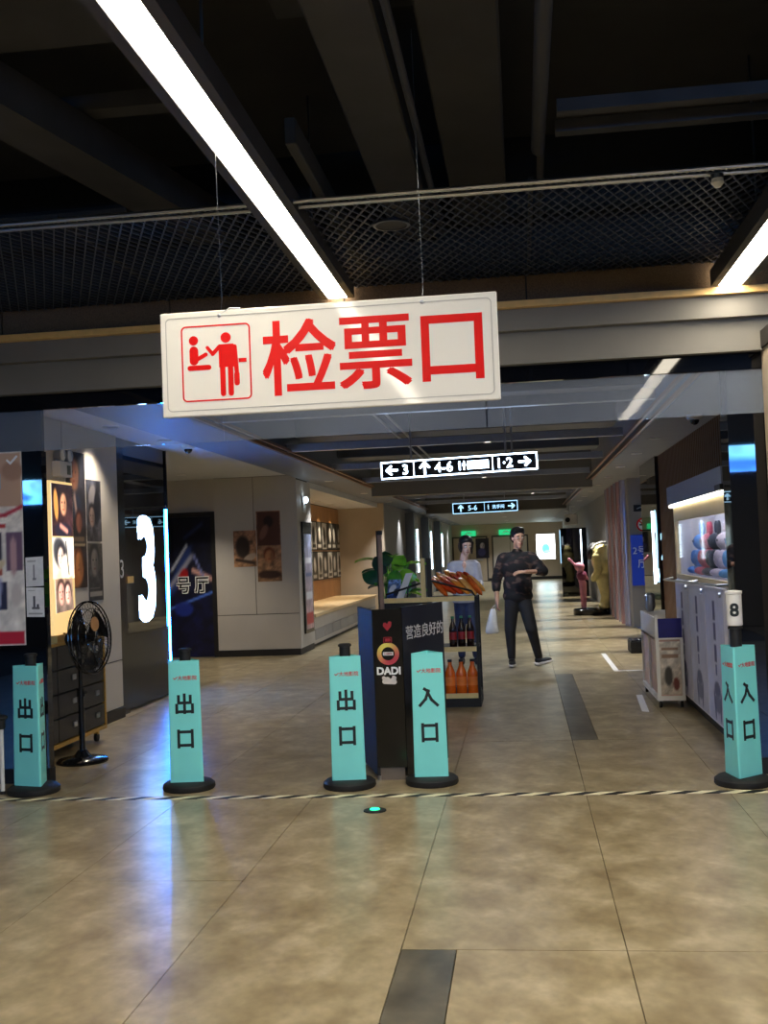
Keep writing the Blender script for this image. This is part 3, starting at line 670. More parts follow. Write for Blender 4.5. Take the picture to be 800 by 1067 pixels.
def make_bollard(chars, name, label, loc, rz, head='black'):
    t = thing(name, label, 'bollard', loc, 'teal sleeve bollards at the ticket line', R(rz))
    def P(nm, mb, m, sm=False): return obj(nm, mb, m, t, sm, shift=False)
    P('base', MB().lathe([(.165, 0), (.172, .01), (.170, .035), (.15, .05), (.06, .055)], n=32), RUBBER, True)
    top = {'black': .925, 'none': .80, 'belt': .97}[head]
    P('post', MB().lathe([(.036, .05), (.036, top - .02), (.044, top - .018), (.044, top - .006), (.034, top)], n=20), RUBBER, True)
    if head == 'belt':
        h = P('belt_head', MB().lathe([(.04, .97), (.047, .975), (.047, 1.165), (.052, 1.17), (.052, 1.185), (.02, 1.19)], n=20), WHITE, True)
        a = Frame((0, -.0475, 1.07), (1, 0, 0), (0, 0, 1))
        c = text('emblem', '8', .11, a, INK, h, .003, .001, shift=False); c.rotation_euler = (0, 0, -R(rz) - R(10))
    s0 = .225; lo = tri_poly(s0 * 1.04, .012); hi = tri_poly(s0 * .97, .012); n = len(lo); mb = MB()
    mb.add([(x, y, .055) for x, y in lo] + [(x, y, .848) for x, y in hi] + [(x * .97, y * .97, .848) for x, y in hi] + [(x * .97, y * .97, .055) for x, y in lo],
           [(i, (i + 1) % n, n + (i + 1) % n, n + i) for i in range(n)] + [(n + i, n + (i + 1) % n, 2 * n + (i + 1) % n, 2 * n + i) for i in range(n)] + [(2 * n + i, 2 * n + (i + 1) % n, 3 * n + (i + 1) % n, 3 * n + i) for i in range(n)])
    sl = P('sleeve', mb, TEAL)
    P('sleeve_floor', MB().lathe([(.058, .054), (.058, .060)], n=16), RUBBER)
    ap = s0 / (2 * math.sqrt(3))
    for q in range(3):
        a = R(120 * q); nrm = Vector((math.sin(a), -math.cos(a), 0)); u = Vector((math.cos(a), math.sin(a), 0))
        for ch, z, sz in ((chars[0], .565, .155), (chars[1], .34, .155)):
            k = 1.04 - .07 * (z - .055) / .793
            obj('character', stroke_char(ch, Frame(nrm * (ap * k + .0004) + Vector((0, 0, z)), u, Vector((0, 0, 1)) - nrm * .0057), .118, .0185), INK, sl, False, shift=False)
        k = 1.04 - .07 * (.735 - .055) / .793; fr = Frame(nrm * (ap * k + .0004) + Vector((0, 0, .735)), u, Vector((0, 0, 1)) - nrm * .0057)
        text('small_text', '大地影院', .032, fr.at(.022, 0), REDINK, sl, .0005, .0006, shift=False)
        mb = MB(); pill(mb, fr, -.068, .0, -.06, -.008, .0028, .0008); pill(mb, fr, -.06, -.008, -.045, .006, .0028, .0008); obj('small_logo', mb, REDINK, sl, False, shift=False)
    return t
make_bollard('出口', 'sleeve_bollard', 'teal 出口 bollard turned sideways next to the black drawer cabinet', (-3.30, 6.97, 0), -15)
make_bollard('出口', 'sleeve_bollard', 'teal 出口 bollard standing alone in the middle of the floor', (-2.25, 7.03, 0), 6)
make_bollard('出口', 'sleeve_bollard', 'teal 出口 bollard at the left of the black kiosk', (-1.175, 7.03, 0), 7)
make_bollard('入口', 'sleeve_bollard', 'teal 入口 bollard in front of the black kiosk', (-.645, 7.1, 0), 4, 'none')
make_bollard('入口', 'sleeve_bollard', 'teal 入口 bollard with a white head beside the prize cabinet', (1.285, 6.97, 0), 41.5, 'belt')
t = thing('stanchion', 'slim white post with black cap beside the leftmost bollard', 'post', (-3.50, 6.93, 0))
part('foot', RUBBER, t, MB().lathe([(.022, 0), (.022, .012), (.016, .02)], (-3.50, 6.93, 0), 16))
part('pole', WHITE, t, MB().lathe([(.014, .02), (.014, .43)], (-3.50, 6.93, 0), 14), True)
part('cap', RUBBER, t, MB().lathe([(.024, .43), (.028, .44), (.028, .49), (.044, .50), (.044, .515), (.02, .525)], (-3.50, 6.93, 0), 16), True)

# ---- floor guide lamp, hazard tape
t = thing('floor_guide_lamp', 'small round green floor lamp in front of the tape', 'floor lamp', (-.92, 6.36, 0))
part('bezel', BLACK, t, MB().lathe([(.068, 0), (.066, .006), (.05, .010), (.045, .009)], (-.92, 6.36, 0), 24), True)
part('lens', GREEN, t, MB().lathe([(.03, .009), (.028, .014), (.012, .018)], (-.92, 6.36, 0), 16), True)
tp = thing('hazard_tape', 'black and pale yellow striped tape line across the floor', 'tape', (-1, 6.76, 0))
YEL = mat('tape_yellow', (236, 230, 196), 0.5, noise=.08); TBK = mat('tape_black', (14, 14, 15), 0.5, noise=.1)
k = -3.8; i = 0
while k < 1.55:
    mb = MB(); mb.prism([(k, 6.71), (k + .10, 6.71), (k + .21, 6.79), (k + .11, 6.79)], 0.0002, .0012)
    part('stripe', YEL if i % 2 else TBK, tp, mb); k += .10; i += 1

# ---- black kiosk
kk = thing('ticket_kiosk', 'black five sided ticket kiosk with round colour logo', 'kiosk', (-.9, 7.2, 0))
def wall_panel(mb, a, b, z0, z1, th=.02):
    a = Vector(a + (0,)) if len(a) == 2 else Vector(a); b = Vector(b + (0,)); d = (b - a).normalized(); n = Vector((-d.y, d.x, 0)) * th
    return mb.prism([(a.x, a.y), (b.x, b.y), (b.x + n.x, b.y + n.y), (a.x + n.x, a.y + n.y)], z0, z1)
FL_, FR_ = (-1.01, 7.20), (-.815, 7.20)
fp = part('front_panel', BLKGLOSS, kk, wall_panel(MB(), FL_, FR_, .085, 1.13))
part('side_panel', mat('kiosk_side', (40, 40, 44), .6, noise=.1, spec=.2), kk, wall_panel(MB(), (-1.20, 7.80), (-1.013, 7.205), .03, 1.125))
sp = part('side_panel', BLKGLOSS, kk, wall_panel(MB(), (-.812, 7.205), (-.585, 7.80), .03, 1.14))
part('back_panel', BLACK, kk, wall_panel(MB(), (-1.20, 7.81), (-.585, 7.81), .03, 1.05))
part('counter', BLACK, kk, MB().prism([(-1.0, 7.23), (-.825, 7.23), (-.61, 7.79), (-1.18, 7.79)], 1.02, 1.045))
part('kick_plate', mat('kiosk_kick', (120, 108, 98), .5, noise=.08), kk, MB().box(-1.0, -.825, 7.215, 7.23, 0, .085))
for xx, yy in ((-1.0, 7.23), (-.84, 7.24), (-1.17, 7.77), (-.63, 7.77)): part('foot', STEEL, kk, MB().lathe([(.018, 0), (.018, .03)], (xx, yy, 0), 10))
KF = FACE_CAM(-.9125, 7.1995, 0)
RD2 = mat('dull_red', (150, 30, 44), .4, noise=.05)
mb = MB(); mb.sheet(KF, [(0, .985), (-.028, 1.02), (-.024, 1.04), (-.008, 1.042), (0, 1.03), (.012, 1.05), (.03, 1.045), (.026, 1.015)], 0, .0012); part('red_mark', RD2, fp, mb)
mb = MB(); ring(mb, KF, -.028, .028, .905, .945, .006, .004); mb.sheet(KF, [(-.018, .914), (.018, .914), (.018, .936), (-.018, .936)], 0, .001); part('red_mark', RD2, fp, mb)
mb = MB(); N_ = 40
for k in range(N_):
    a0, a1 = 2 * PI * k / N_, 2 * PI * (k + 1) / N_
    mb.add([KF.p(math.cos(a) * r, .835 + math.sin(a) * r, .0012) for a in (a0, a1) for r in (.044, .074)], [(0, 1, 3, 2)])
me = obj('logo_ring', mb, None, fp); me.data.materials.clear()
RM = bpy.data.materials.new('logo_colours'); RM.use_nodes = True; nt = RM.node_tree; b_ = nt.nodes['Principled BSDF']
va = nt.nodes.new('ShaderNodeVertexColor'); va.layer_name = 'Col'; nt.links.new(va.outputs[0], b_.inputs['Base Color']); me.data.materials.append(RM)
at = me.data.color_attributes.new('Col', 'FLOAT_COLOR', 'POINT')
for i, v in enumerate(me.data.vertices):
    wv = v.co + wloc(fp); a = math.atan2(wv.z - .835, wv.x + .9125)
    tt = (math.sin(a - .5) + 1) / 2; c = np.array([190, 60, 80]) * (1 - tt) + np.array([216, 206, 96]) * tt
    at.data[i].color = lin(c) + (1,)
mb = MB(); disc(mb, KF, 0, .835, .043, .001, 24, .03); part('logo_centre', SIGNBODY, fp, mb)
mb = MB(); mb.sheet(KF, [(-.034, .824), (.034, .824), (.034, .846), (-.034, .846)], .001, .0018); part('logo_label', LETTERW, fp, mb)
text('logo_text', '大地影院', .014, KF.at(0, .835, .002), RD2, fp, .0004, .0004)
text('brand_text', 'DADI', .068, KF.at(0, .722, .0008), LETTERW, fp, .0025, .001)
mb = MB(); disc(mb, KF, -.012, .662, .022, .0012, 12, .02); disc(mb, KF, .028, .66, .02, .0012, 12, .018); pill(mb, KF, -.03, .652, .035, .648, .016); pill(mb, KF, -.035, .675, -.028, .67, .012); pill(mb, KF, .03, .68, .04, .675, .010); part('paw_sticker', mat('sticker', (214, 204, 200), .5, noise=.1), fp, mb)
sd = Vector((-.585 + .812, 7.80 - 7.205, 0)); KS = Frame((-.812, 7.205, 0), sd, (0, 0, 1))
sx = KS.n
text('slogan', '营造良好的', .098, KS.at(.34, .965, .001), LETTERG, sp, .001, .001, 1.22)

# ---- snack rack behind the kiosk
sr = thing('snack_rack', 'black snack rack with pale gold shelf edges behind the kiosk', 'rack', (-.9, 10.75, 0))
SHG = mat('shelf_gold', (236, 212, 150), .4, .2, noise=.05)
part('plinth', BLACK, sr, MB().box(-1.40, -.45, 10.50, 11.05, 0, .095))
for z, a in ((.10, -.92), (.545, -.92), (1.03, -1.40)):
    s_ = part('shelf', BLACK, sr, MB().box(a, -.46, 10.49, 11.06, z, z + .022)); part('shelf_edge', SHG, s_, MB().box(a if z > 1 else a + .13, -.475, 10.47, 10.49, z - .012, z + .034))
part('back_post', BLACK, sr, MB().box(-.475, -.45, 11.04, 11.065, .09, 1.05)); part('front_post', BLACK, sr, MB().box(-.475, -.45, 10.49, 10.515, .09, 1.05))
part('side_box', BLACK, sr, MB().box(-1.40, -.93, 10.52, 11.05, .095, 1.03))
for xx in (-.965, -.905): part('tall_post', SHG if xx < -.93 else BLACK, sr, MB().box(xx - .022, xx + .022, 10.52, 10.56, 1.05, 1.44))
part('tray_rim', BLACK, sr, MB().tube([(-.88, 10.5, 1.22), (-.5, 10.5, 1.11), (-.47, 10.5, 1.06)], .01, 8).tube([(-.88, 11.04, 1.22), (-.5, 11.04, 1.11), (-.47, 11.04, 1.06)], .01, 8).tube([(-1.33, 10.5, 1.06), (-1.33, 10.5, 1.1), (-.99, 10.5, 1.2)], .01, 8))
t = thing('sign_stand', 'tall slim wooden sign stand at the end of the snack rack', 'stand', (-1.36, 10.3, 0))
part('base', BLACK, t, MB().lathe([(.11, 0), (.11, .015), (.03, .03)], (-1.36, 10.3, 0), 20)); part('pole', mat('stand_wood', (150, 122, 108), .4, noise=.15, nscale=8), t, MB().rbox(-1.365, -1.325, 10.28, 10.32, .03, 1.68, .004, 1)); part('edge_strip', BLACK, t, MB().box(-1.376, -1.366, 10.275, 10.325, .03, 1.72)); part('top_cap', BLACK, t, MB().box(-1.376, -1.32, 10.275, 10.325, 1.68, 1.72))
# snack packs
SN = [mat('snack_%d' % i, c, .25, noise=.3, nscale=14) for i, c in enumerate(((240, 112, 44), (248, 148, 56), (226, 84, 36), (248, 176, 92), (206, 70, 36)))]
def pack_mesh(mb, L=.2, w=.07):
    n = 10; rows = []
    for i in range(n + 1):
        t = i / n; f = math.sin(PI * min(1, max(0, t))) ** .35 if 0 < t < 1 else 0; hw = w / 2 * (.82 + .18 * f); hh = .002 + w * .27 * f
        rows.append([(L * (t - .5), hw * math.cos(2 * PI * k / 10), hh * math.sin(2 * PI * k / 10)) for k in range(10)])
    fs = [(i * 10 + k, i * 10 + (k + 1) % 10, (i + 1) * 10 + (k + 1) % 10, (i + 1) * 10 + k) for i in range(n) for k in range(10)] + [tuple(range(10)), tuple(n * 10 + k for k in reversed(range(10)))]
    return mb.add([v for r_ in rows for v in r_], fs)
LAB = ['at the left end', 'near the tall posts', 'in the middle', 'right of the middle', 'at the right end']
for lay in range(4):
    for i in range((6, 6, 5, 4)[lay]):
        yy = 10.555 + .125 * lay + random.uniform(-.01, .01); xx = -.81 + i * .068 + lay * .012
        o = obj('snack_pack', pack_mesh(MB(), .23, .10), SN[(i * 2 + lay * 3) % 5], None, True)
        o.location = (xx, yy, 1.155 + lay * .022); o.rotation_euler = (R(random.uniform(-14, 14)), R(46 + random.uniform(-9, 9)), R(random.uniform(-22, 22)))
        tag(o, '%s snack pack in the %s row of the heap, %s from the tall posts' % (('orange', 'amber', 'rust', 'peach', 'brick red')[(i * 2 + lay * 3) % 5], ('front', 'second', 'third', 'back')[lay], ('first', 'second', 'third', 'fourth', 'fifth', 'sixth', 'seventh')[i]), 'snack pack', 'snack packs on the rack')
def bottle(x, y, z, h, r, mbody, mcap, mlab, label, grp):
    t = thing('bottle', label, 'bottle', (x, y, z), grp)
    part('body', mbody, t, MB().lathe([(r * .9, 0), (r, .01), (r, h * .55), (r * .96, h * .62), (r * .38, h * .84), (r * .36, h * .93)], (x, y, z), 18), True)
    part('cap', mcap, t, MB().lathe([(r * .42, h * .93), (r * .42, h)], (x, y, z), 14), True)
    if mlab: part('label', mlab, t, MB().lathe([(r * 1.02, h * .25), (r * 1.02, h * .5)], (x, y, z), 18), True)
ORJ = mat('orange_juice', (226, 104, 24), .2, noise=.1); DRK = mat('dark_cola', (30, 14, 14), .12, noise=.1); LABR = mat('label_red', (150, 30, 34), .35, noise=.1); LABO = mat('label_orange', (240, 130, 50), .35, noise=.1); CAPG = mat('cap_green', (70, 150, 110), .3, noise=.05)
for i, lb in enumerate(('nearest the kiosk', 'in the middle of the lowest rack shelf', 'next to the rack post')):
    bottle(-.742 + i * .108, 10.56, .1225, .33, .051, ORJ, BLACK, LABO, 'orange juice bottle on the lowest rack shelf, ' + lb if i != 1 else 'orange juice bottle ' + lb, 'juice bottles on the rack')
for i, lb in enumerate(('left one', 'middle one', 'one by the post')):
    bottle(-.70 + i * .082, 10.58 + .03 * i, .567, .30, .037, DRK, CAPG, LABR, 'dark bottle with red label on the middle rack shelf, ' + lb, 'dark bottles on the rack')
t = thing('leaflet_board', 'white leaflet board leaning on the snack rack top', 'board', (-1.2, 10.7, 1.052))
fr = Frame((-1.24, 10.6, 1.055), (.96, .28, 0), (.35, .25, .9)); part('sheet', LETTERW, t, MB().sheet(fr, [(0, 0), (.07, 0), (.07, .27), (0, .27)], -.006, .0)); part('prop', BLACK, t, MB().tube([(-1.14, 10.65, 1.056), (-1.12, 10.70, 1.25)], .008, 6))
t = thing('magazine', 'blue patterned magazine standing on the snack rack top', 'magazine', (-1.32, 10.68, 1.052)); poster('cover', Frame((-1.35, 10.72, 1.056), (.98, -.15, 0), (.1, .25, .95)), .13, .19, picture((40, 70, 130), (120, 150, 200), [('e', .4, .5, .3, .2, .5, (220, 225, 235)), ('e', .7, .3, .2, .2, .5, (20, 30, 60))], .4, 3), PRINT, t); part('back', WHITE, t, MB().sheet(Frame((-1.35, 10.72, 1.056), (.98, -.15, 0), (.1, .25, .95)), [(0, 0), (.13, 0), (.13, .19), (0, .19)], -.008, -.001))
# plant
LEAFS = [mat('leaf_%d' % i, c, .35, noise=.25, nscale=12) for i, c in enumerate(((22, 84, 58), (60, 150, 40), (140, 205, 50), (18, 60, 56)))]  # brighter greens put spot light into the leaf colour
t = thing('potted_plant', 'potted plant with broad bright green leaves behind the snack rack', 'plant', (-1.50, 12.0, 0))
part('pot', BLACK, t, MB().lathe([(.13, 0), (.15, .05), (.18, .62), (.17, .66), (.14, .64)], (-1.50, 12, 0), 20), True)
part('soil', GROUT, t, MB().lathe([(.145, .6), (.145, .63)], (-1.5, 12, 0), 16))
for i in range(15):
    a = i * 2.4; hh = .95 + .45 * ((i * 7) % 15) / 15; rr = .10 + .14 * ((i * 5) % 11) / 11
    tip = Vector((-1.5 + .07 + rr * math.cos(a), 12 + rr * math.sin(a) * .8, hh + .10)); base = Vector((-1.5, 12, .62)); mid = (base + tip) / 2 + Vector((0, 0, .08))
    part('stem', LEAFS[1], t, MB().tube([base, mid, tip], .006, 5), True)
    d = Vector((math.cos(a), math.sin(a) * .8, .35)).normalized(); sdv = d.cross(Vector((0, 0, 1))).normalized(); up = sdv.cross(d); L_, W_ = .26, .085; vs = []; fs = []
    for j in range(7):
        q = j / 6; wv = W_ * math.sin(PI * min(.98, q * .94 + .05)) ** .7; c = tip + d * L_ * (q - .15) - Vector((0, 0, 1)) * .10 * q * q
        vs += [c - sdv * wv + up * .02, c - up * .004, c + sdv * wv + up * .02]
    for j in range(6):
        for s_ in (0, 1): fs.append((j * 3 + s_, j * 3 + s_ + 1, j * 3 + s_ + 4, j * 3 + s_ + 3))
    nb = len(vs); vs += [v - up * .003 for v in vs]; fs += [tuple(nb + q for q in reversed(f)) for f in list(fs)]
    part('leaf', LEAFS[(0, 1, 2, 3, 2, 0)[i % 6] if rr * math.cos(a) < 0.02 else (2, 1, 2)[i % 3]], t, MB().add(vs, fs), True)  # leaves on the right get the greens brightened for the spot
for i, (x, y, z, ang, L_, W_, c) in enumerate(((-1.40, 11.85, 1.30, 60, .26, .085, 2), (-1.36, 11.82, 1.22, 20, .24, .085, 2), (-1.42, 11.84, 1.12, 75, .26, .08, 1), (-1.50, 11.83, 1.28, 110, .26, .09, 3), (-1.55, 11.86, 1.18, 140, .25, .09, 0), (-1.47, 11.80, 1.36, 92, .22, .08, 0), (-1.38, 11.80, 1.06, 40, .24, .075, 1))):
    a = R(ang); d = Vector((math.cos(a), -.15, math.sin(a))).normalized(); sdv = d.cross(Vector((0, -1, .2))).normalized(); nn = sdv.cross(d); vs = []; fs = []
    for j in range(8):
        q = j / 7; wv = W_ * max(.02, math.sin(PI * min(.985, q * .96 + .03))) ** .8; c_ = Vector((x, y, z)) + d * L_ * q - Vector((0, .06 * q * q, .05 * q * q))
        vs += [c_ - sdv * wv + nn * .015, c_, c_ + sdv * wv + nn * .015]
    for j in range(7):
        for s_ in (0, 1): fs.append((j * 3 + s_, j * 3 + s_ + 1, j * 3 + s_ + 4, j * 3 + s_ + 3))
    nb = len(vs); vs += [v - nn * .003 for v in vs]; fs += [tuple(nb + q for q in reversed(f)) for f in list(fs)]
    part('leaf', LEAFS[c], t, MB().add(vs, fs), True); part('stem', LEAFS[1], t, MB().tube([(-1.5, 12, .62), ((x - 1.5) / 2, 11.93, (z + .66) / 2), (x, y, z)], .006, 5), True)

# ================================================================== LEFT SIDE THINGS
# posters on the black pillar
pic = picture((232, 226, 220), (236, 228, 214), [('r', 0, 1, .72, 1, (196, 160, 130)), ('r', 0, .42, .80, .88, (130, 176, 220)), ('e', .75, .9, .3, .05, 0, (170, 130, 100)), ('s', 0, .655, .55, .675, .012, (186, 30, 44)), ('s', .5, .672, 1, .715, .012, (186, 30, 44)), ('e', .1, .72, .12, .1, 0, (150, 40, 50)),
      ('r', 0, .52, .60, .63, (190, 50, 40)), ('r', 0, .42, .44, .58, (60, 56, 66)), ('r', .5, .97, .38, .58, (110, 80, 100)), ('e', .72, .46, .1, .10, .5, (190, 150, 150)), ('r', 0, .42, .36, .43, (190, 90, 60)), ('e', .2, .40, .3, .03, .1, (220, 200, 160)), ('r', 0, .52, .18, .33, (40, 36, 60)), ('e', .3, .25, .12, .06, .8, (170, 170, 200)),
      ('e', .78, .26, .14, .06, 0, (206, 196, 190)), ('r', 0, 1, 0, .07, (196, 24, 44))], .10, 11)
t = thing('poster', 'red and white promotion poster at the left edge on the black pillar', 'poster', (-3.6, 7.25, .96))
poster('sheet', FACE_CAM(-3.74, 7.259, .96), .275, 1.36, pic, PRINT, t, .004, 90)
text('check_mark', '✓', .12, FACE_CAM(-3.535, 7.2535, 2.26), LETTERW, t, .002, .0008)
for i, (z, lb) in enumerate(((1.365, 'upper'), (1.155, 'lower'))):
    items = [('r', .42, .52, .25, .75, (120, 120, 126)), ('r', .36, .58, .2, .28, (120, 120, 126)), ('r', .1, .6, .85, .89, (170, 170, 172))] if i == 0 else [('r', .38, .52, .3, .72, (70, 66, 70)), ('r', .56, .7, .3, .45, (60, 56, 60)), ('r', .3, .75, .27, .33, (90, 86, 90)), ('r', .1, .9, .08, .13, (150, 150, 150)), ('r', .1, .5, .88, .92, (160, 160, 160))]
    t = thing('notice', lb + ' small white notice taped to the black pillar', 'notice', (-3.38, 7.25, z), 'white notices on the pillar')
    poster('sheet', Frame((-3.455, 7.259, z), (1, 0, .03 * (1 - 2 * i)), (0, 0, 1)), .13, .205, picture((216, 216, 218), (222, 222, 224), items, .03, 4), PRINT, t, .002, 40)
# black drawer cabinet
BRS = mat('cabinet_gold', (206, 164, 84), .35, .5, noise=.06)
CABB = mat('cabinet_black', (40, 37, 36), .4, noise=.12)
cb = thing('drawer_cabinet', 'black drawer cabinet with gold edges on casters behind the fan', 'cabinet', (-3.75, 8.4, 0))
part('body', CABB, cb, MB().box(-3.93, -3.63, 7.60, 9.02, .13, .88))
part('gold_edge', BRS, cb, MB().box(-3.935, -3.60, 7.59, 9.03, .10, .13)); part('gold_edge', BRS, cb, MB().box(-3.935, -3.60, 7.59, 9.03, .88, .90)); part('gold_edge', BRS, cb, MB().box(-3.63, -3.60, 9.01, 9.03, .13, .88))
for c in range(3):
    for r_ in range(4):
        a = 7.61 + c * .468; z = .135 + r_ * .187
        d = part('drawer', CABB, cb, MB().rbox(-3.632, -3.608, a + .006, a + .462, z + .004, z + .181, .004, 1))
        part('pull', STEEL, d, MB().rbox(-3.608, -3.596, a + .26, a + .33, z + .08, z + .125, .004, 1))
for yy in (7.68, 8.94):
    for xx in (-3.89, -3.66):
        c = part('caster', BLACK, cb, MB().tube([(xx - .012, yy, .036), (xx + .012, yy, .036)], .036, 14)); part('fork', BRS, c, MB().box(xx - .018, xx + .018, yy - .018, yy + .018, .06, .10))
# lit photo board on the cabinet
SK, SK2, HR = (232, 180, 150), (214, 150, 112), (46, 34, 32)
lb_ = thing('photo_board', 'brightly lit board of portrait photos standing on the drawer cabinet', 'photo board', (-3.75, 8.25, .902))
part('stand', BRS, lb_, MB().box(-3.72, -3.62, 8.12, 8.60, .902, .96)); part('stud', BLACK, lb_, MB().lathe([(.012, 0), (.012, .01)], (-3.64, 8.3, .96), 8))
part('board', mat('board_cream', (236, 214, 164), .5, emit=(255, 214, 140), estr=.55), lb_, MB().box(-3.685, -3.655, 8.14, 8.56, .96, 2.18))
poster('photo', FACE_R(-3.654, 8.15, 1.74), .40, .42, picture((70, 40, 40), (40, 30, 34), [('f', .55, .62, .17, SK2, HR), ('e', .2, .6, .1, .3, .1, (206, 140, 70)), ('e', .5, .12, .4, .14, 0, (40, 34, 46)), ('s', .4, .2, .7, .1, .06, (220, 150, 130))], .3, 21), PRINTGLOW, lb_, .003, 50)
poster('photo', FACE_R(-3.654, 8.15, 1.40), .40, .33, picture((220, 200, 170), (222, 214, 204), [('e', .35, .62, .3, .4, .5, (66, 64, 66)), ('f', .36, .52, .16, (236, 206, 186), (50, 44, 46)), ('e', .66, .3, .3, .3, 0, (240, 226, 200)), ('s', .62, .9, .74, .1, .03, (60, 56, 56))], .1, 22), PRINTGLOW, lb_, .003, 50)
poster('photo', Frame((-3.654, 8.19, 1.13), (0, 1, .05), (0, -.05, 1)), .33, .27, picture((110, 90, 80), (150, 120, 96), [('f', .32, .55, .2, (232, 168, 146), (70, 50, 44)), ('f', .70, .5, .18, (240, 190, 170), (60, 40, 38))], .2, 23), PRINTGLOW, lb_, .003, 50)
# wall posters
def wall_poster(y, z, w, h, fn, label, grp='dark movie posters on the white wall', m=None):
    t = thing('movie_poster', label, 'poster', (-3.945, y + w / 2, z), grp); poster('sheet', FACE_R(-3.9445, y, z), w, h, fn, m or PRINT, t, .004, 60); return t
wall_poster(9.10, 1.30, .42, 1.22, picture((60, 44, 40), (40, 44, 58), [('f', .42, .84, .26, (176, 120, 96), (30, 28, 32)), ('e', .4, .6, .4, .09, 0, (46, 52, 70)), ('s', .42, .66, .5, .56, .05, (190, 160, 150)), ('f', .62, .48, .16, (150, 96, 80), (60, 30, 30)), ('r', .1, .9, .34, .37, (120, 100, 80)), ('r', .05, .95, .3, .32, (160, 140, 110)), ('e', .4, .14, .4, .14, 0, (200, 120, 60)), ('f', .55, .18, .2, (216, 140, 80), (110, 60, 30))], .35, 31), 'tall dark movie poster with a large face in profile')
wall_poster(9.54, 1.72, .35, .57, picture((70, 66, 70), (60, 62, 74), [('e', .4, .75, .25, .16, .4, (120, 116, 120)), ('e', .7, .55, .2, .3, -.3, (30, 30, 36)), ('f', .35, .4, .2, (130, 110, 104), (34, 32, 36))], .4, 32), 'small grey movie poster with a curled figure')
wall_poster(9.54, 1.17, .35, .53, picture((44, 42, 44), (86, 80, 78), [('f', .45, .68, .28, (120, 112, 108), (36, 34, 36)), ('r', .1, .9, .08, .16, (150, 146, 142)), ('r', .1, .75, .2, .23, (110, 106, 104))], .35, 33), 'small grey movie poster low on the white wall')
# emergency lamp
t = thing('emergency_lamp', 'white twin head emergency lamp high on the white wall', 'emergency lamp', (-3.92, 8.95, 2.28))
part('box', WHITE, t, MB().rbox(-3.945, -3.87, 8.83, 9.08, 2.27, 2.40, .006)); part('face_mark', mat('mark_grey', (120, 126, 120), .5), t, MB().box(-3.87, -3.867, 8.97, 9.04, 2.29, 2.37))
for yy in (8.88, 9.03):
    h = part('lamp_head', STEEL, t, MB().tube([(-3.93, yy, 2.455), (-3.865, yy - .01, 2.45)], [.04, .058], 18)); part('lamp_glass', WHITE, h, MB().tube([(-3.865, yy - .01, 2.45), (-3.86, yy - .01, 2.45)], .048, 18)); part('bracket', WHITE, h, MB().box(-3.93, -3.9, yy - .01, yy + .01, 2.39, 2.42))
# standing fan
FX, FY = -3.40, 8.02
fn_ = thing('standing_fan', 'black standing fan turned away in front of the drawer cabinet', 'fan', (FX, FY, 0))
part('base', BLKGLOSS, fn_, MB().lathe([(.19, 0), (.195, .012), (.18, .028), (.07, .045), (.035, .09)], (FX, FY, 0), 32), True)
part('pole', BLKGLOSS, fn_, MB().lathe([(.022, .05), (.022, .50), (.030, .50), (.030, .56), (.015, .565), (.015, .80)], (FX, FY, 0), 16), True)
part('knob', BLACK, fn_, MB().ell((FX + .035, FY, .53), (.02, .014, .014)))
hd = Vector((.985, -.17, .06)).normalized(); hc = Vector((FX + .06, FY - .01, .945))
mtr = part('motor', BLACK, fn_, MB().tube([hc - hd * .17, hc - hd * .15, hc - hd * .04, hc - hd * .01], [.035, .058, .062, .045], 16), True)
part('neck', BLACK, fn_, MB().tube([(FX, FY, .78), hc - hd * .07 - Vector((0, 0, .05))], [.02, .026], 10), True)
ux = hd.cross(Vector((0, 0, 1))).normalized(); uy = ux.cross(hd); RF = .275
mb = MB()
for off, rr in ((.0, RF), (.028, RF), (.05, RF * .8), (.055, RF * .45), (-.03, RF * .8), (-.035, RF * .45)):
    pts = [hc + hd * (off + .02) + (ux * math.cos(2 * PI * k / 40) + uy * math.sin(2 * PI * k / 40)) * rr for k in range(41)]
    mb.tube(pts, .006 if rr == RF else .003, 6, False)
for k in range(44):
    a = 2 * PI * k / 44; e = ux * math.cos(a) + uy * math.sin(a)
    mb.tube([hc + hd * .08, hc + hd * .075 + e * RF * .45, hc + hd * .065 + e * RF * .8, hc + hd * .045 + e * RF], .0016, 4, False)
    mb.tube([hc - hd * .02 + e * .04, hc - hd * .012 + e * RF * .5, hc + hd * .02 + e * RF], .0016, 4, False)
part('cage', BLKGLOSS, fn_, mb)
for k in range(3):
    a0 = k * 2 * PI / 3; vs = []; fs = []
    for i in range(6):
        r_ = .04 + (RF - .065) * i / 5
        for j in range(5):
            a = a0 + (j / 4) * (.9 + .25 * i / 5); e = ux * math.cos(a) + uy * math.sin(a); vs.append(hc + hd * (.02 + .03 * (j / 4 - .5)) + e * r_)
    for i in range(5):
        for j in range(4): fs.append((i * 5 + j, i * 5 + j + 1, i * 5 + j + 6, i * 5 + j + 5))
    n0 = len(vs); vs += [v + hd * .003 for v in vs]; fs += [tuple(n0 + q for q in reversed(f)) for f in list(fs)]
    part('blade', BLKGLOSS, fn_, MB().add(vs, fs), True)
part('hub', BLKGLOSS, fn_, MB().tube([hc + hd * .0, hc + hd * .05], [.045, .03], 16), True)
part('badge', mat('badge_tan', (190, 140, 90), .4), fn_, MB().tube([hc + hd * .082 + uy * .1, hc + hd * .086 + uy * .1], .055, 20))
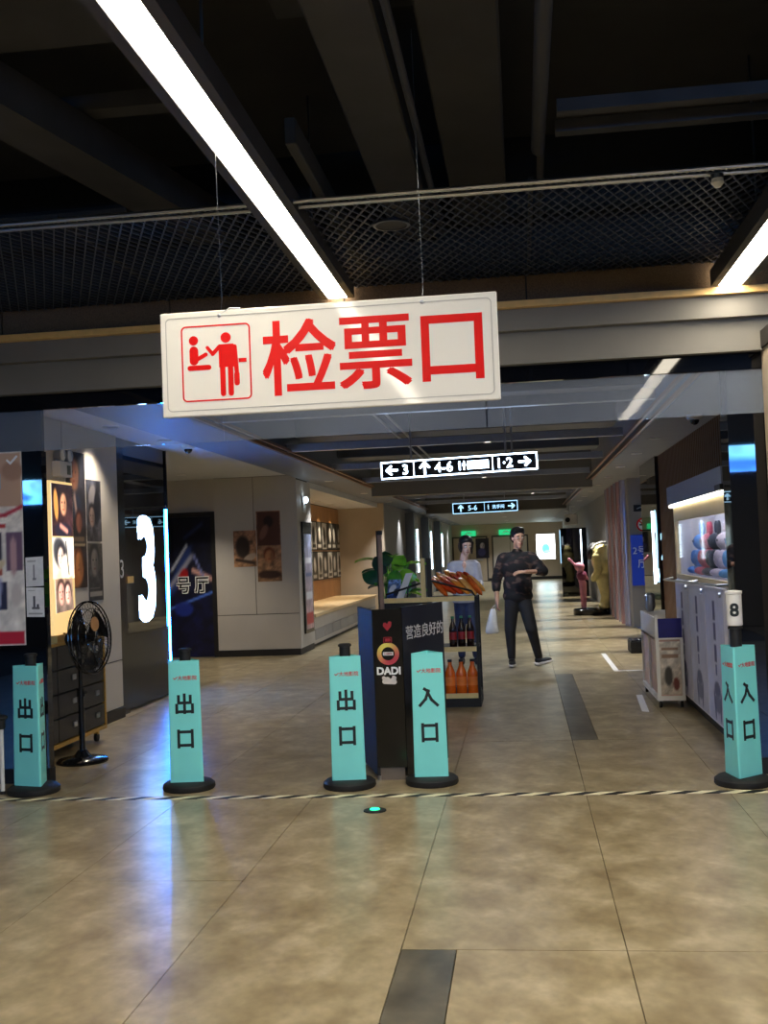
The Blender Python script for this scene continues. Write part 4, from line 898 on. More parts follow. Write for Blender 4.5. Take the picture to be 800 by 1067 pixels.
# posters and box on the far pier
for (x, z, w_, h_, sd_, lb) in ((-4.43, 1.38, .36, .56, 41, 'square sepia poster with a dark figure on the white pier'), (-4.06, 1.14, .38, 1.09, 42, 'tall brown two picture poster on the white pier')):
    its = [('e', .4, .55, .3, .3, .5, (52, 40, 34)), ('e', .7, .25, .3, .1, .3, (190, 170, 150)), ('s', .1, .2, .9, .1, .05, (60, 44, 36))] if sd_ == 41 else [('r', 0, 1, .5, 1, (86, 50, 40)), ('e', .5, .85, .2, .08, 0, (40, 26, 22)), ('e', .3, .7, .2, .08, .4, (130, 90, 76)), ('f', .5, .36, .2, (196, 134, 92), (120, 60, 36)), ('e', .5, .1, .5, .06, 0, (60, 36, 28)), ('r', 0, 1, .485, .5, (60, 40, 30))]
    t = thing('poster', lb, 'poster', (x, 16.44, z)); poster('sheet', FACE_CAM(x, 16.4445, z), w_, h_, picture((170, 130, 96), (150, 110, 86), its, .3, sd_), PRINT, t, .004, 50)
t = thing('wall_lamp', 'small wall lamp high on the side of the white pier', 'lamp', (-3.41, 16.95, 2.28)); part('back', WHITE, t, MB().rbox(-3.414, -3.39, 16.85, 17.05, 2.2, 2.45, .005)); part('head', LEDCOOL, t, MB().ell((-3.36, 16.95, 2.4), (.03, .06, .05))); part('arm', STEEL, t, MB().tube([(-3.39, 16.95, 2.32), (-3.365, 16.95, 2.36)], .012, 8))
t = thing('framed_notice', 'tall dark framed notice column on the side of the white pier', 'notice', (-3.40, 17.0, .35))
part('frame', BLKGLOSS, t, MB().box(-3.414, -3.385, 16.7, 17.38, .30, 2.05)); poster('sheet', FACE_R(-3.3845, 16.76, .36), .56, 1.5, picture((196, 160, 160), (150, 160, 190), [('r', .1, .9, .7, .76, (230, 230, 236)), ('r', .1, .9, .55, .6, (90, 100, 140)), ('r', .1, .9, .3, .4, (220, 220, 226)), ('r', .05, .95, .05, .18, (180, 70, 70))], .15, 44), PRINT, t, .003, 50)
# bench
bn = thing('bench', 'long built in bench with pale oak top in the alcove', 'bench', (-3.8, 21, 0))
part('seat_top', WOODL, bn, MB().rbox(-4.38, -3.40, 17.62, 25.2, .50, .56, .006, 1))
part('front', WALLW, bn, MB().box(-4.36, -3.44, 17.66, 25.16, .06, .50)); part('plinth', BASEB, bn, MB().box(-4.36, -3.50, 17.66, 25.16, 0, .06))
for i in range(9): pn = part('front_panel', WALLG, bn, MB().box(-3.442, -3.43, 17.70 + i * .83, 18.48 + i * .83, .12, .30))
for i, lb in enumerate(('nearest the pier', 'second from the pier', 'middle', 'second from the beige wall', 'nearest the beige wall')):
    pass
k = 0
for i in range(9):
    y_ = 20.6 + i * .62
    for j, (z_, h_) in enumerate(((.98, .62), (1.63, .62))):
        t = thing('framed_poster', 'black and white framed poster on the oak alcove wall, %s row, %s from the pier' % (('lower', 'upper')[j], ('first', 'second', 'third', 'fourth', 'fifth', 'sixth', 'seventh', 'eighth', 'ninth')[i]), 'poster', (-4.38, y_, z_), 'framed posters in the alcove')
        g = random.choice((30, 210)); its = [('e', random.uniform(.3, .7), .55, .25, .3, random.uniform(0, 1), (240 - g,) * 3), ('r', .15, .85, .08, .2, (240 - g,) * 3)]
        poster('sheet', FACE_R(-4.375, y_ + .02, z_ + .02), .54, h_ - .04, picture((g, g, g), (g + 10,) * 3, its, .2, 50 + i * 2 + j), PRINT, t, .003, 24); part('frame', BLACK, t, MB().box(-4.384, -4.375, y_, y_ + .58, z_, z_ + h_))

# ================================================================== RIGHT SIDE THINGS
WHT2 = mat('cabinet_white', (226, 224, 232), .35, noise=.03); GRYC = mat('canopy_grey', (120, 124, 140), .4, noise=.05)
pc = thing('prize_cabinet', 'white prize vending cabinet with lit glass showcase and three tall doors', 'vending cabinet', (1.65, 9.4, 0))
part('plinth', BLACK, pc, MB().box(1.48, 1.87, 8.0, 10.65, 0, .09)); part('body', WHT2, pc, MB().box(1.455, 1.87, 7.98, 10.68, .09, 1.16))
for i in range(3):
    ya = 8.14 + i * .83; d = part('door', WHT2, pc, MB().rbox(1.425, 1.453, ya, ya + .81, .10, 1.15, .006, 1))
    fr = FACE_L(1.4245, ya + .81, 0)
    poster('door_print', fr.at(.02, .12), .77, 1.0, picture((206, 206, 222), (216, 216, 230), [('r', .42, .56, .78, .92, (70, 74, 120)), ('r', .42, .56, .62, .76, (70, 74, 120)), ('r', .42, .56, .46, .6, (70, 74, 120)), ('r', .44, .54, .36, .44, (90, 94, 140)), ('e', .5, .25, .16, .06, 0, (90, 94, 130)), ('e', .5, .14, .2, .07, 0, (120, 124, 150)), ('s', .32, .2, .36, .05, .04, (80, 84, 120)), ('s', .68, .2, .64, .05, .04, (80, 84, 120))], .04, 60 + i), PRINT, d, .0015, 60)
    part('lock', STEEL, d, MB().tube([(1.425, ya + .08, 1.10), (1.405, ya + .08, 1.10)], .02, 12))
sh = part('showcase_frame', mat('frame_cream', (226, 206, 160), .4, noise=.03), pc, MB().box(1.45, 1.49, 7.98, 8.04, 1.16, 1.84).box(1.45, 1.49, 10.62, 10.68, 1.16, 1.84).box(1.45, 1.49, 8.04, 10.62, 1.70, 1.84).box(1.45, 1.49, 8.04, 10.62, 1.16, 1.20))
part('inner_light', mat('inner_tube', (255, 255, 255), .5, emit=(225, 235, 255), estr=14), pc, MB().tube([(1.52, 8.1, 1.79), (1.52, 10.5, 1.79)], .016, 8))
part('showcase_back', WHT2, pc, MB().box(1.83, 1.87, 7.98, 10.68, 1.16, 1.84)); part('showcase_side', WHT2, pc, MB().box(1.49, 1.83, 7.98, 8.0, 1.16, 1.84)); part('showcase_side', WHT2, pc, MB().box(1.49, 1.83, 10.66, 10.68, 1.16, 1.84))
part('glass', CLEAR, pc, MB().box(1.466, 1.472, 8.04, 10.62, 1.20, 1.70))
cn = part('canopy', GRYC, pc, MB().prism([(1.42, 7.95), (1.87, 7.95), (1.87, 10.85), (1.42, 10.85)], 1.86, 2.03)); part('lamp_tube', mat('canopy_tube', (255, 255, 255), .5, emit=(255, 244, 220), estr=7), cn, MB().tube([(1.44, 8.0, 1.845), (1.44, 10.8, 1.845)], .014, 10)); part('lamp_end', BLACK, cn, MB().box(1.40, 1.46, 7.9, 8.12, 1.86, 1.90))
part('tray', STEEL, pc, MB().tube([(1.36, 10.9, 1.14), (1.36, 8.0, 1.18)], .010, 8).tube([(1.36, 10.9, 1.14), (1.45, 10.9, 1.16)], .01, 8).tube([(1.36, 8.0, 1.18), (1.45, 8.0, 1.18)], .01, 8).tube([(1.36, 9.4, 1.16), (1.45, 9.4, 1.17)], .01, 8))
TOY = [((80, 140, 220), 'blue'), ((196, 80, 110), 'pink'), ((60, 64, 80), 'charcoal'), ((214, 200, 214), 'pale lilac'), ((90, 170, 230), 'sky blue'), ((200, 60, 70), 'red')]
for i, (c, nm) in enumerate(TOY):
    y_ = 10.30 - i * .40; h = .36; z_ = 1.205
    t = thing('plush_toy', nm + ' plush toy with long ears in the glass showcase', 'plush toy', (1.65, y_, z_), 'plush toys in the showcase')
    m_ = mat('plush_' + nm.replace(' ', '_'), c, .9, noise=.2, nscale=40)
    part('body', m_, t, MB().ell((1.65, y_, z_ + .12), (.09, .10, .12)), True); part('head', m_, t, MB().ell((1.64, y_, z_ + .29), (.08, .09, .075)), True)
    for s_ in (-1, 1): part('ear', m_, t, MB().ell((1.65, y_ + s_ * .05, z_ + .40), (.02, .028, .07), (s_ * -.2, 0, 0)), True); part('arm', m_, t, MB().ell((1.59, y_ + s_ * .10, z_ + .15), (.04, .03, .07)), True); part('leg', m_, t, MB().ell((1.57, y_ + s_ * .06, z_ + .035), (.06, .04, .035)), True)
    for s_ in (-1, 1): part('eye', BLACK, t, MB().ell((1.567, y_ + s_ * .03, z_ + .30), (.008, .01, .012)))
# white toy cart
wc = thing('display_cart', 'white wheeled display cart with a blue top panel beside the prize cabinet', 'cart', (1.3, 10.75, 0))
part('base', WHITE, wc, MB().box(1.16, 1.41, 10.15, 11.36, .07, .11))
part('body', mat('cart_panel', (196, 160, 148), .3, noise=.35, nscale=7), wc, MB().box(1.185, 1.40, 10.18, 11.33, .11, .62))
for yy in (10.15, 10.75, 11.33): part('upright', WHITE, wc, MB().box(1.165, 1.195, yy, yy + .03, .11, .62))
part('upright', WHITE, wc, MB().box(1.385, 1.41, 10.15, 10.18, .11, .62))
poster('end_print', FACE_CAM(1.196, 10.1795, .12), .187, .48, picture((190, 176, 160), (214, 206, 194), [('e', .4, .35, .2, .18, .3, (70, 66, 60)), ('e', .75, .2, .15, .12, 0, (110, 50, 40)), ('r', .1, .9, .7, .76, (150, 120, 100)), ('r', .1, .9, .85, .9, (150, 120, 100))], .15, 70), PRINT, wc, .002, 40)
part('tank', WHITE, wc, MB().box(1.165, 1.18, 10.16, 11.35, .62, .82).box(1.165, 1.41, 11.33, 11.35, .62, .82).box(1.165, 1.41, 10.16, 11.35, .62, .635).box(1.165, 1.19, 10.15, 10.17, .62, .84))
part('blue_panel', mat('blue_panel', (24, 26, 110), .35, noise=.1), wc, MB().box(1.195, 1.405, 10.165, 10.19, .63, .81)); part('handle', CLEAR, wc, MB().rbox(1.11, 1.163, 11.0, 11.25, .54, .66, .01))
part('bulb', STEEL, wc, MB().lathe([(.03, .82), (.05, .86), (.05, .98), (.03, 1.0)], (1.25, 11.2, 0), 14), True)
for xx, yy in ((1.19, 10.2), (1.38, 10.2), (1.19, 11.3), (1.38, 11.3)):
    c = part('caster', BLACK, wc, MB().tube([(xx - .012, yy, .032), (xx + .012, yy, .032)], .032, 12)); part('fork', STEEL, c, MB().box(xx - .016, xx + .016, yy - .014, yy + .014, .05, .07))
# white floor marks
for i, (xs, lb) in enumerate((([(1.0, 10.0), (1.06, 9.96), (1.12, 11.1), (1.06, 11.1)], 'white tape strip on the floor beside the display cart'), ([(1.02, 13.2), (1.75, 13.2), (1.75, 13.27), (1.02, 13.27)], 'white tape strip on the floor crossing toward the slatted wall'), ([(1.02, 13.3), (1.08, 13.3), (1.08, 15.4), (1.02, 15.4)], 'white tape strip on the floor running along the corridor'))):
    tag(obj('floor_mark', MB().prism(xs, .0002, .001), LETTERW), lb, 'tape', 'white floor marks')
t = thing('plinth', 'low black stand on the floor past the display cart', 'plinth', (1.6, 15.5, 0)); part('block', BLACK, t, MB().rbox(1.42, 1.74, 15.3, 15.75, 0, .16, .01)); part('top_plate', BLKGLOSS, t, MB().rbox(1.43, 1.73, 15.31, 15.74, .16, .175, .004, 1))
# hall two signs
t = thing('hall_sign', 'blue wall sign reading 2号厅 in the recess', 'sign', (2.1, 19.98, .9)); part('plate', mat('sign_blue', (24, 44, 132), .35, emit=(24, 44, 150), estr=.25), t, MB().rbox(1.94, 2.32, 19.97, 20.0, .75, 1.66, .004, 1)); text('text', '2号', .17, FACE_CAM(2.09, 19.969, 1.38), LETTERW, t, .001, .001); text('text', '厅', .17, FACE_CAM(2.13, 19.969, 1.14), LETTERW, t, .001, .001)
t = thing('hall_sign', 'small black plate with a pale mark high in the recess', 'sign', (2.15, 19.98, 2.1)); part('plate', BLACK, t, MB().rbox(2.02, 2.34, 19.975, 20.0, 2.08, 2.20, .004, 1)); fr = FACE_CAM(2.18, 19.974, 2.14); mb = MB(); pill(mb, fr, -.1, -.01, -.04, .015, .008); pill(mb, fr, -.04, .015, .02, -.012, .008); pill(mb, fr, .02, -.012, .1, .01, .008); part('mark', LETTERG, t, mb)
t = thing('prohibition_sign', 'round no smoking sign above the blue sign', 'sign', (2.18, 19.98, 1.7)); fr = FACE_CAM(2.18, 19.995, 1.84); mb = MB(); disc(mb, fr, 0, 0, .125, .008, 28); part('disc', LETTERW, t, mb)
mb = MB()
for k in range(32):
    a0, a1 = 2 * PI * k / 32, 2 * PI * (k + 1) / 32; mb.add([fr.p(math.cos(a) * r_, math.sin(a) * r_, .0095) for a in (a0, a1) for r_ in (.095, .125)], [(0, 1, 3, 2)])
pill(mb, fr.at(0, 0, .009), -.07, .07, .07, -.07, .012); part('red_ring', RED, t, mb)
mb = MB(); mb.sheet(fr.at(0, 0, .008), [(-.07, -.015), (.05, -.015), (.05, .012), (-.07, .012)], 0, .001); part('cigarette', BLACK, t, mb)
# shiny columns of the far right wall; purple and red tints paint reflections in
CHR = mat('chrome_purple_reflection', (190, 190, 214), .2, .6); CHRR = mat('chrome_red_reflection', (196, 160, 170), .22, .6)
for i in range(7):
    y_ = 20.55 + i * .55
    tag(obj('chrome_column', MB().lathe([(.09, 0), (.09, 2.685)], (1.90 if i else 1.92, y_, 0), 20), CHR if i % 2 == 0 else CHRR, None, True), 'polished %s column on the right wall, %s past the recess' % (('silver', 'red-tinted silver')[i % 2], ('first', 'second', 'third', 'fourth', 'fifth', 'sixth', 'seventh')[i]), 'column', 'polished columns on the right wall')
# creature statue on a round base
YS = mat('statue_yellow', (230, 218, 150), .6, noise=.15, nscale=6); PK = mat('statue_pink', (216, 140, 160), .5, noise=.12, nscale=8); PKD = mat('statue_plum', (120, 50, 80), .5, noise=.1)
st = thing('statue', 'yellow padded statue bending over a small pink figure on a black oval base', 'statue', (1.5, 24.1, 0))
mb = MB().lathe([(.42, 0), (.43, .02), (.43, .12), (.40, .14)], (0, 0, 0), 36); mb.v = [(1.48 + x * 1.0, 24.1 + y * .8, z) for x, y, z in mb.v]; part('base', BLKGLOSS, st, mb, True)
def blob(name, m, prims, vox=.02, parent=None, smooth_it=6, shift=True):
    """one continuous surface grown from overlapping rounded volumes"""
    mb = MB()
    for p in prims:
        if p[0] == 'e': mb.ell(p[1], p[2], p[3] if len(p) > 3 else None, 18, 12)
        elif p[0] == 'c':
            a, b, ra, rb = Vector(p[1]), Vector(p[2]), p[3], p[4]
            mb.tube([a, b], [ra, rb], 14); mb.ell(a, (ra,) * 3, None, 14, 10); mb.ell(b, (rb,) * 3, None, 14, 10)
    o = obj(name, mb, m, None)
    md = o.modifiers.new('r', 'REMESH'); md.mode = 'VOXEL'; md.voxel_size = vox
    ms = o.modifiers.new('s', 'SMOOTH'); ms.iterations = smooth_it; ms.factor = .5
    dg = bpy.context.evaluated_depsgraph_get(); me = bpy.data.meshes.new_from_object(o.evaluated_get(dg)); me.name = name
    bpy.data.objects.remove(o)
    if not me.materials: me.materials.append(m)
    if parent is not None and shift: me.transform(Matrix.Translation(-wloc(parent)))
    o = bpy.data.objects.new(name, me); COL.objects.link(o); o.parent = parent
    me.polygons.foreach_set('use_smooth', [True] * len(me.polygons))
    return o
SX, SY_ = 1.70, 24.1
blob('body', YS, [('e', (SX + .02, SY_, 1.10), (.22, .26, .34), (0, -.35, 0)), ('e', (SX - .02, SY_, 1.36), (.19, .22, .17)), ('c', (SX, SY_ - .12, .75), (SX + .05, SY_ - .14, .42), .15, .11), ('c', (SX + .08, SY_ + .12, .75), (SX + .12, SY_ + .14, .42), .15, .11), ('c', (SX + .05, SY_ - .14, .42), (SX - .0, SY_ - .14, .24), .10, .10), ('c', (SX + .12, SY_ + .14, .42), (SX + .1, SY_ + .14, .24), .1, .1), ('c', (SX - .12, SY_ - .22, 1.25), (SX - .1, SY_ - .28, .95), .10, .085), ('c', (SX - .1, SY_ - .28, .95), (SX - .2, SY_ - .2, .78), .085, .07), ('e', (SX - .0, SY_ - .16, .19), (.13, .12, .07)), ('e', (SX + .1, SY_ + .16, .19), (.13, .12, .07))], .022, st)
part('backpack', BLACK, st, MB().ell((SX - .20, SY_ + .05, 1.38), (.10, .16, .20), (0, .3, 0)), True)
part('hood_trim', WHITE, st, MB().tube([(SX - .2, SY_ - .18, 1.42), (SX - .12, SY_ - .2, 1.52), (SX + .02, SY_ - .16, 1.56), (SX + .1, SY_, 1.55)], .03, 8), True)
blob('small_figure', PK, [('e', (1.22, 24.0, 1.05), (.11, .11, .10)), ('c', (1.24, 24.0, .9), (1.26, 24.0, .7), .09, .07), ('c', (1.24, 23.96, .7), (1.25, 23.96, .18), .05, .04), ('c', (1.31, 24.04, .7), (1.30, 24.04, .18), .05, .04), ('c', (1.14, 24.0, 1.08), (1.02, 23.98, 1.2), .035, .025), ('e', (1.0, 23.98, 1.22), (.04, .04, .04)), ('c', (1.3, 24.0, .9), (1.38, 23.98, .78), .04, .03)], .016, st)
part('small_vest', PKD, st, MB().ell((1.26, 24.0, .85), (.115, .12, .12)), True)
# far things
t = thing('hall_number_panel', 'tall black panel with thin blue edge lights far down the corridor', 'panel', (1.6, 33, 0)); part('slab', BLKGLASS, t, MB().box(1.15, 1.92, 33, 33.3, 0, 2.05)); part('edge_light', LEDCOOL, t, MB().box(1.74, 1.77, 32.98, 33.0, 1.0, 2.0)); part('edge_light', LEDSIGN2, t, MB().box(1.13, 1.15, 33.0, 33.05, 1.0, 2.0))
t = thing('projector_box', 'white box unit hanging above the far black panel', 'box', (1.5, 32.0, 2.1)); part('case', WHITE, t, MB().rbox(1.25, 1.60, 31.6, 32.4, 2.12, 2.42, .02)); part('lens', BLACK, t, MB().tube([(1.33, 31.6, 2.26), (1.33, 31.55, 2.26)], .07, 14)); part('mount', STEEL, t, MB().box(1.41, 1.45, 31.98, 32.02, 2.42, 2.69))
for (x, y, lb) in ((-3.29, 31.3, 'first black door panel on the far left wall'), (-3.29, 36.3, 'second black door panel on the far left wall'), (-3.29, 41.5, 'third black door panel with pale blue light on the far left wall')):
    t = thing('hall_number_panel', lb, 'panel', (x, y, 0), 'far left hall panels'); part('slab', BLKGLOSS, t, MB().box(-3.298, -3.12, y, y + 1.5, 0, 2.6)); part('edge_light', LEDCOOL, t, MB().box(-3.12, -3.10, y + 1.42, y + 1.5, .9, 2.2)); part('jamb', STEELD, t, MB().box(-3.298, -3.05, y - .25, y - .02, 0, 2.65))
t = thing('light_poster', 'bright white lightbox with cyan bottle picture on the far wall', 'lightbox', (1.1, 51.95, .95)); part('frame', WHITE, t, MB().box(.66, 1.56, 51.93, 52, .93, 2.14)); poster('sheet', FACE_CAM(.68, 51.929, .95), .86, 1.17, picture((245, 252, 252), (240, 250, 252), [('e', .5, .42, .22, .22, .1, (60, 190, 200)), ('e', .48, .72, .1, .14, 0, (110, 210, 216)), ('e', .6, .3, .2, .06, 0, (90, 200, 200))], .03, 80), PRINTGLOW2, t, .004, 40)
t = thing('framed_poster', 'dark blue framed poster on the far door', 'poster', (-2.0, 51.9, 1.2)); poster('sheet', FACE_CAM(-2.18, 51.918, 1.1), .62, .95, picture((20, 20, 50), (14, 14, 30), [('f', .5, .62, .2, (190, 180, 190), (20, 20, 30)), ('e', .45, .3, .3, .2, 0, (60, 60, 120))], .3, 81), PRINT, t, .006, 40)
for x, lb in ((-2.5, 'left'), (-.72, 'right')):
    t = thing('exit_sign', 'green exit sign above the far %s door' % lb, 'sign', (x, 51.9, 2.2), 'green exit signs'); part('case', EXITG, t, MB().rbox(x - .34, x + .34, 51.86, 51.99, 2.17, 2.42, .01)); fr = FACE_CAM(x, 51.859, 2.29); mb = MB(); pill(mb, fr, -.14, -.03, 0, .06, .018); pill(mb, fr, 0, .06, .14, -.03, .018); part('mark', LETTERW, t, mb)

# ---- ceiling cameras and sensors
def dome_cam(x, y, z, label):
    t = thing('dome_camera', label, 'camera', (x, y, z), 'dome cameras')
    part('mount', WHITE, t, MB().lathe([(.075, 0), (.075, -.02), (.062, -.045)], (x, y, z), 20), True); part('dome', BLKGLASS, t, MB().ell((x, y, z - .05), (.045, .045, .045)), True)
dome_cam(-3.57, 11.5, 2.77, 'white dome camera on the ceiling near the glowing 3'); dome_cam(1.66, 10.5, 2.69, 'white dome camera on the ceiling above the slatted wall')
t = thing('ceiling_speaker', 'round disc speaker on the dark mesh ceiling', 'speaker', (-.62, 5.75, 3.262)); part('rim', STEELD, t, MB().lathe([(.10, 0), (.10, -.012), (.085, -.014), (.085, -.004)], (-.62, 5.75, 3.27), 28)); part('grille', DUCT2, t, MB().lathe([(.083, -.004), (.083, -.010)], (-.62, 5.75, 3.27), 24))
t = thing('smoke_detector', 'small pale sensor under the steel ceiling rail', 'sensor', (1.0, 5.2, 3.18)); part('mount', STEELD, t, MB().lathe([(.03, 0), (.03, -.02)], (.98, 5.19, 3.21), 14)); part('body', WHITE, t, MB().lathe([(.026, -.02), (.03, -.04), (.014, -.06)], (.98, 5.19, 3.21), 14), True)
# ---- lobby screens behind the camera (seen mirrored in the black pillars)
for i, (xa, xb, lb) in enumerate(((-9.9, -7.9, 'blue wave screen mirrored in the black pillar by the posters'), (3.2, 6.3, 'blue screen mirrored in the black pillar by the prize cabinet'))):
    t = thing('wall_screen', lb, 'screen', ((xa + xb) / 2, -4.95, 2.7), 'blue lobby screens'); part('case', BLACK, t, MB().box(xa - .03, xb + .03, -5, -4.95, 2.65, 3.17))
    poster('display', Frame((xb, -4.949, 2.68), (-1, 0, 0), (0, 0, 1)), xb - xa, .46, picture((60, 130, 235), (110, 190, 250), [('e', .3, .5, .12, .3, .3, (150, 220, 255)), ('e', .8, .3, .2, .2, 0, (40, 90, 220)), ('e', .1, .2, .3, .2, 0, (30, 70, 200))], .3, 90 + i), print_mat('screen_%d' % i, .3, 32.0), t, .004, 40)

# ================================================================== PEOPLE
SKIN = mat('skin', (206, 160, 134), .5, noise=.06, nscale=10); SKINW = mat('skin_pale', (222, 186, 166), .5, noise=.05, nscale=10); HAIR = mat('hair_black', (16, 15, 17), .45, noise=.3, nscale=40, bump=.3)
def plaid():
    m = bpy.data.materials.new('shirt_plaid'); m.use_nodes = True; nt = m.node_tree; b = nt.nodes['Principled BSDF']; N = nt.nodes.new; L = nt.links.new
    tc = N('ShaderNodeTexCoord'); mp = N('ShaderNodeMapping'); mp.inputs['Scale'].default_value = (1, 1, 1.5); n1 = N('ShaderNodeTexNoise'); n1.inputs['Scale'].default_value = 11; n1.inputs['Detail'].default_value = 1
    L(tc.outputs['Object'], mp.inputs[0]); L(mp.outputs[0], n1.inputs['Vector']); r = N('ShaderNodeValToRGB'); e = r.color_ramp.elements
    e[0].position = .50; e[0].color = lin((20, 20, 24)) + (1,); e[1].position = .66; e[1].color = lin((86, 68, 60)) + (1,); k = e.new(.57); k.color = lin((44, 26, 27)) + (1,)
    L(n1.outputs['Fac'], r.inputs[0]); L(r.outputs[0], b.inputs['Base Color']); b.inputs['Roughness'].default_value = .8
    return m
SHIRT = plaid(); TROUS = mat('trousers_black', (30, 30, 34), .75, noise=.2, nscale=12); SHOE = mat('shoe_black', (26, 26, 28), .6, noise=.1); SOLE = mat('sole_white', (216, 212, 204), .5, noise=.05)
BLOUSE = mat('blouse_grey_white', (168, 168, 176), .7, noise=.08, nscale=9); JEANS = mat('jeans_dark_blue', (40, 50, 78), .75, noise=.2, nscale=14)

def hand(wr, d, up, s=1.0, curl=.5):
    """palm, four fingers of unequal length and a thumb, as volumes joined into the body; d = pointing direction, up = back of the hand"""
    wr, d, up = Vector(wr), Vector(d).normalized(), Vector(up).normalized(); sd = d.cross(up).normalized(); P = []
    for k in (-1, -.33, .33, 1): P.append(('c', wr + d * .01 * s + sd * k * .016 * s, wr + d * .085 * s + sd * k * .028 * s, .016 * s, .013 * s))
    for k, ln in ((-1, .062), (-.33, .074), (.33, .078), (1, .07)):
        a = wr + d * .088 * s + sd * k * .030 * s; b = a + (d - up * curl * .6).normalized() * ln * .5 * s + sd * k * .004; c = b + (d - up * curl * 1.6).normalized() * ln * .5 * s
        P += [('c', a, b, .0095 * s, .009 * s), ('c', b, c, .009 * s, .0075 * s)]
    a = wr + d * .03 * s + sd * .03 * s; b = a + (d * .7 + sd * .7 - up * .3).normalized() * .04 * s; c = b + (d - up * .4 + sd * .1).normalized() * .032 * s
    P += [('c', a, b, .013 * s, .011 * s), ('c', b, c, .011 * s, .008 * s)]
    return P
def person(name, label, loc, J, skin, parts):
    t = thing(name, label, 'person', loc)
    prims = []
    h = Vector(J['head']); f = Vector(J['face']).normalized(); side = f.cross(Vector((0, 0, 1))).normalized(); up = side.cross(f)
    hs = J.get('hs', 1.0)
    rz = math.atan2(f.y, f.x)
    prims += [('e', h + up * .03 * hs - f * .008, (.098 * hs, .077 * hs, .098 * hs), (0, 0, rz)), ('e', h - up * .045 * hs + f * .022, (.066 * hs, .058 * hs, .075 * hs), (0, 0, rz)),
              ('c', h - up * .06 * hs - f * .015, Vector(J['neck']), .052 * hs, .056 * hs), ('c', h + f * .088 * hs + up * .015, h + f * .103 * hs - up * .022 * hs, .009, .014), ('e', h - up * .105 * hs + f * .06 * hs, (.022, .026, .016), (0, 0, rz)),
              ('e', h + side * .077 * hs, (.018, .010, .030), (0, 0, rz)), ('e', h - side * .077 * hs, (.018, .010, .030), (0, 0, rz))]
    for a, b, ra, rb in J['limbs']: prims.append(('c', a, b, ra, rb))
    for hd_ in J['hands']: prims += hand(*hd_)
    blob('body', skin, prims, .0075, t, 5)
    # face details
    for s_ in (-1, 1):
        e = part('eye', LETTERW, t, MB().ell(h + f * .083 * hs + side * s_ * .031 * hs + up * .012, (.011, .013, .008), (0, 0, rz), 10, 8), True); part('iris', BLACK, e, MB().ell(h + f * .092 * hs + side * s_ * .031 * hs + up * .011, (.005, .006, .006), None, 8, 6))
        part('eyebrow', HAIR, t, MB().tube([h + f * .088 * hs + side * s_ * .014 + up * .036, h + f * .080 * hs + side * s_ * .05 + up * .034], .0045, 6))
    part('mouth', mat('lips', (170, 92, 84), .5), t, MB().tube([h + f * .079 * hs - side * .024 - up * .060 * hs, h + f * .090 * hs - up * .058 * hs, h + f * .079 * hs + side * .024 - up * .060 * hs], [.003, .0065, .003], 8), True)
    for nm, m, pr, vox, si in parts(h, f, side, up, hs, rz): blob(nm, m, pr, vox, t, si)
    return t
V = Vector
# ---- man walking towards the camera
Y0 = 14.0
J = dict(head=(-.045, Y0 - .03, 1.628), face=(.38, -1, -.12), neck=(-.065, Y0 + .01, 1.44),
    limbs=[((-.07, Y0, 1.33), (-.08, Y0, .98), .09, .09), ((-.16, Y0, .93), (-.195, Y0 - .02, .47), .07, .05), ((-.195, Y0 - .02, .47), (-.19, Y0 + .02, .09), .045, .035), ((-.0, Y0, .93), (.075, Y0 - .10, .47), .07, .05), ((.075, Y0 - .10, .47), (.15, Y0 + .0, .09), .045, .035), ((-.08, Y0, .98), (-.16, Y0, .93), .09, .07), ((-.08, Y0, .98), (0, Y0, .93), .09, .07),
           ((-.22, Y0, 1.36), (-.07, Y0, 1.35), .05, .06), ((.10, Y0, 1.36), (-.07, Y0, 1.35), .05, .06),
           ((-.26, Y0, 1.36), (-.345, Y0 + .03, 1.09), .045, .040), ((-.345, Y0 + .03, 1.09), (-.345, Y0 - .05, .85), .038, .027),
           ((.14, Y0, 1.36), (.255, Y0 - .08, 1.20), .045, .040), ((.255, Y0 - .08, 1.20), (.03, Y0 - .24, 1.205), .036, .026)],
    hands=[((-.345, Y0 - .05, .845), (-.05, -.08, -1), (-.9, -.4, 0), .92, .9), ((.02, Y0 - .245, 1.205), (-1, -.1, -.05), (0, -.5, 1), .95, .5)])
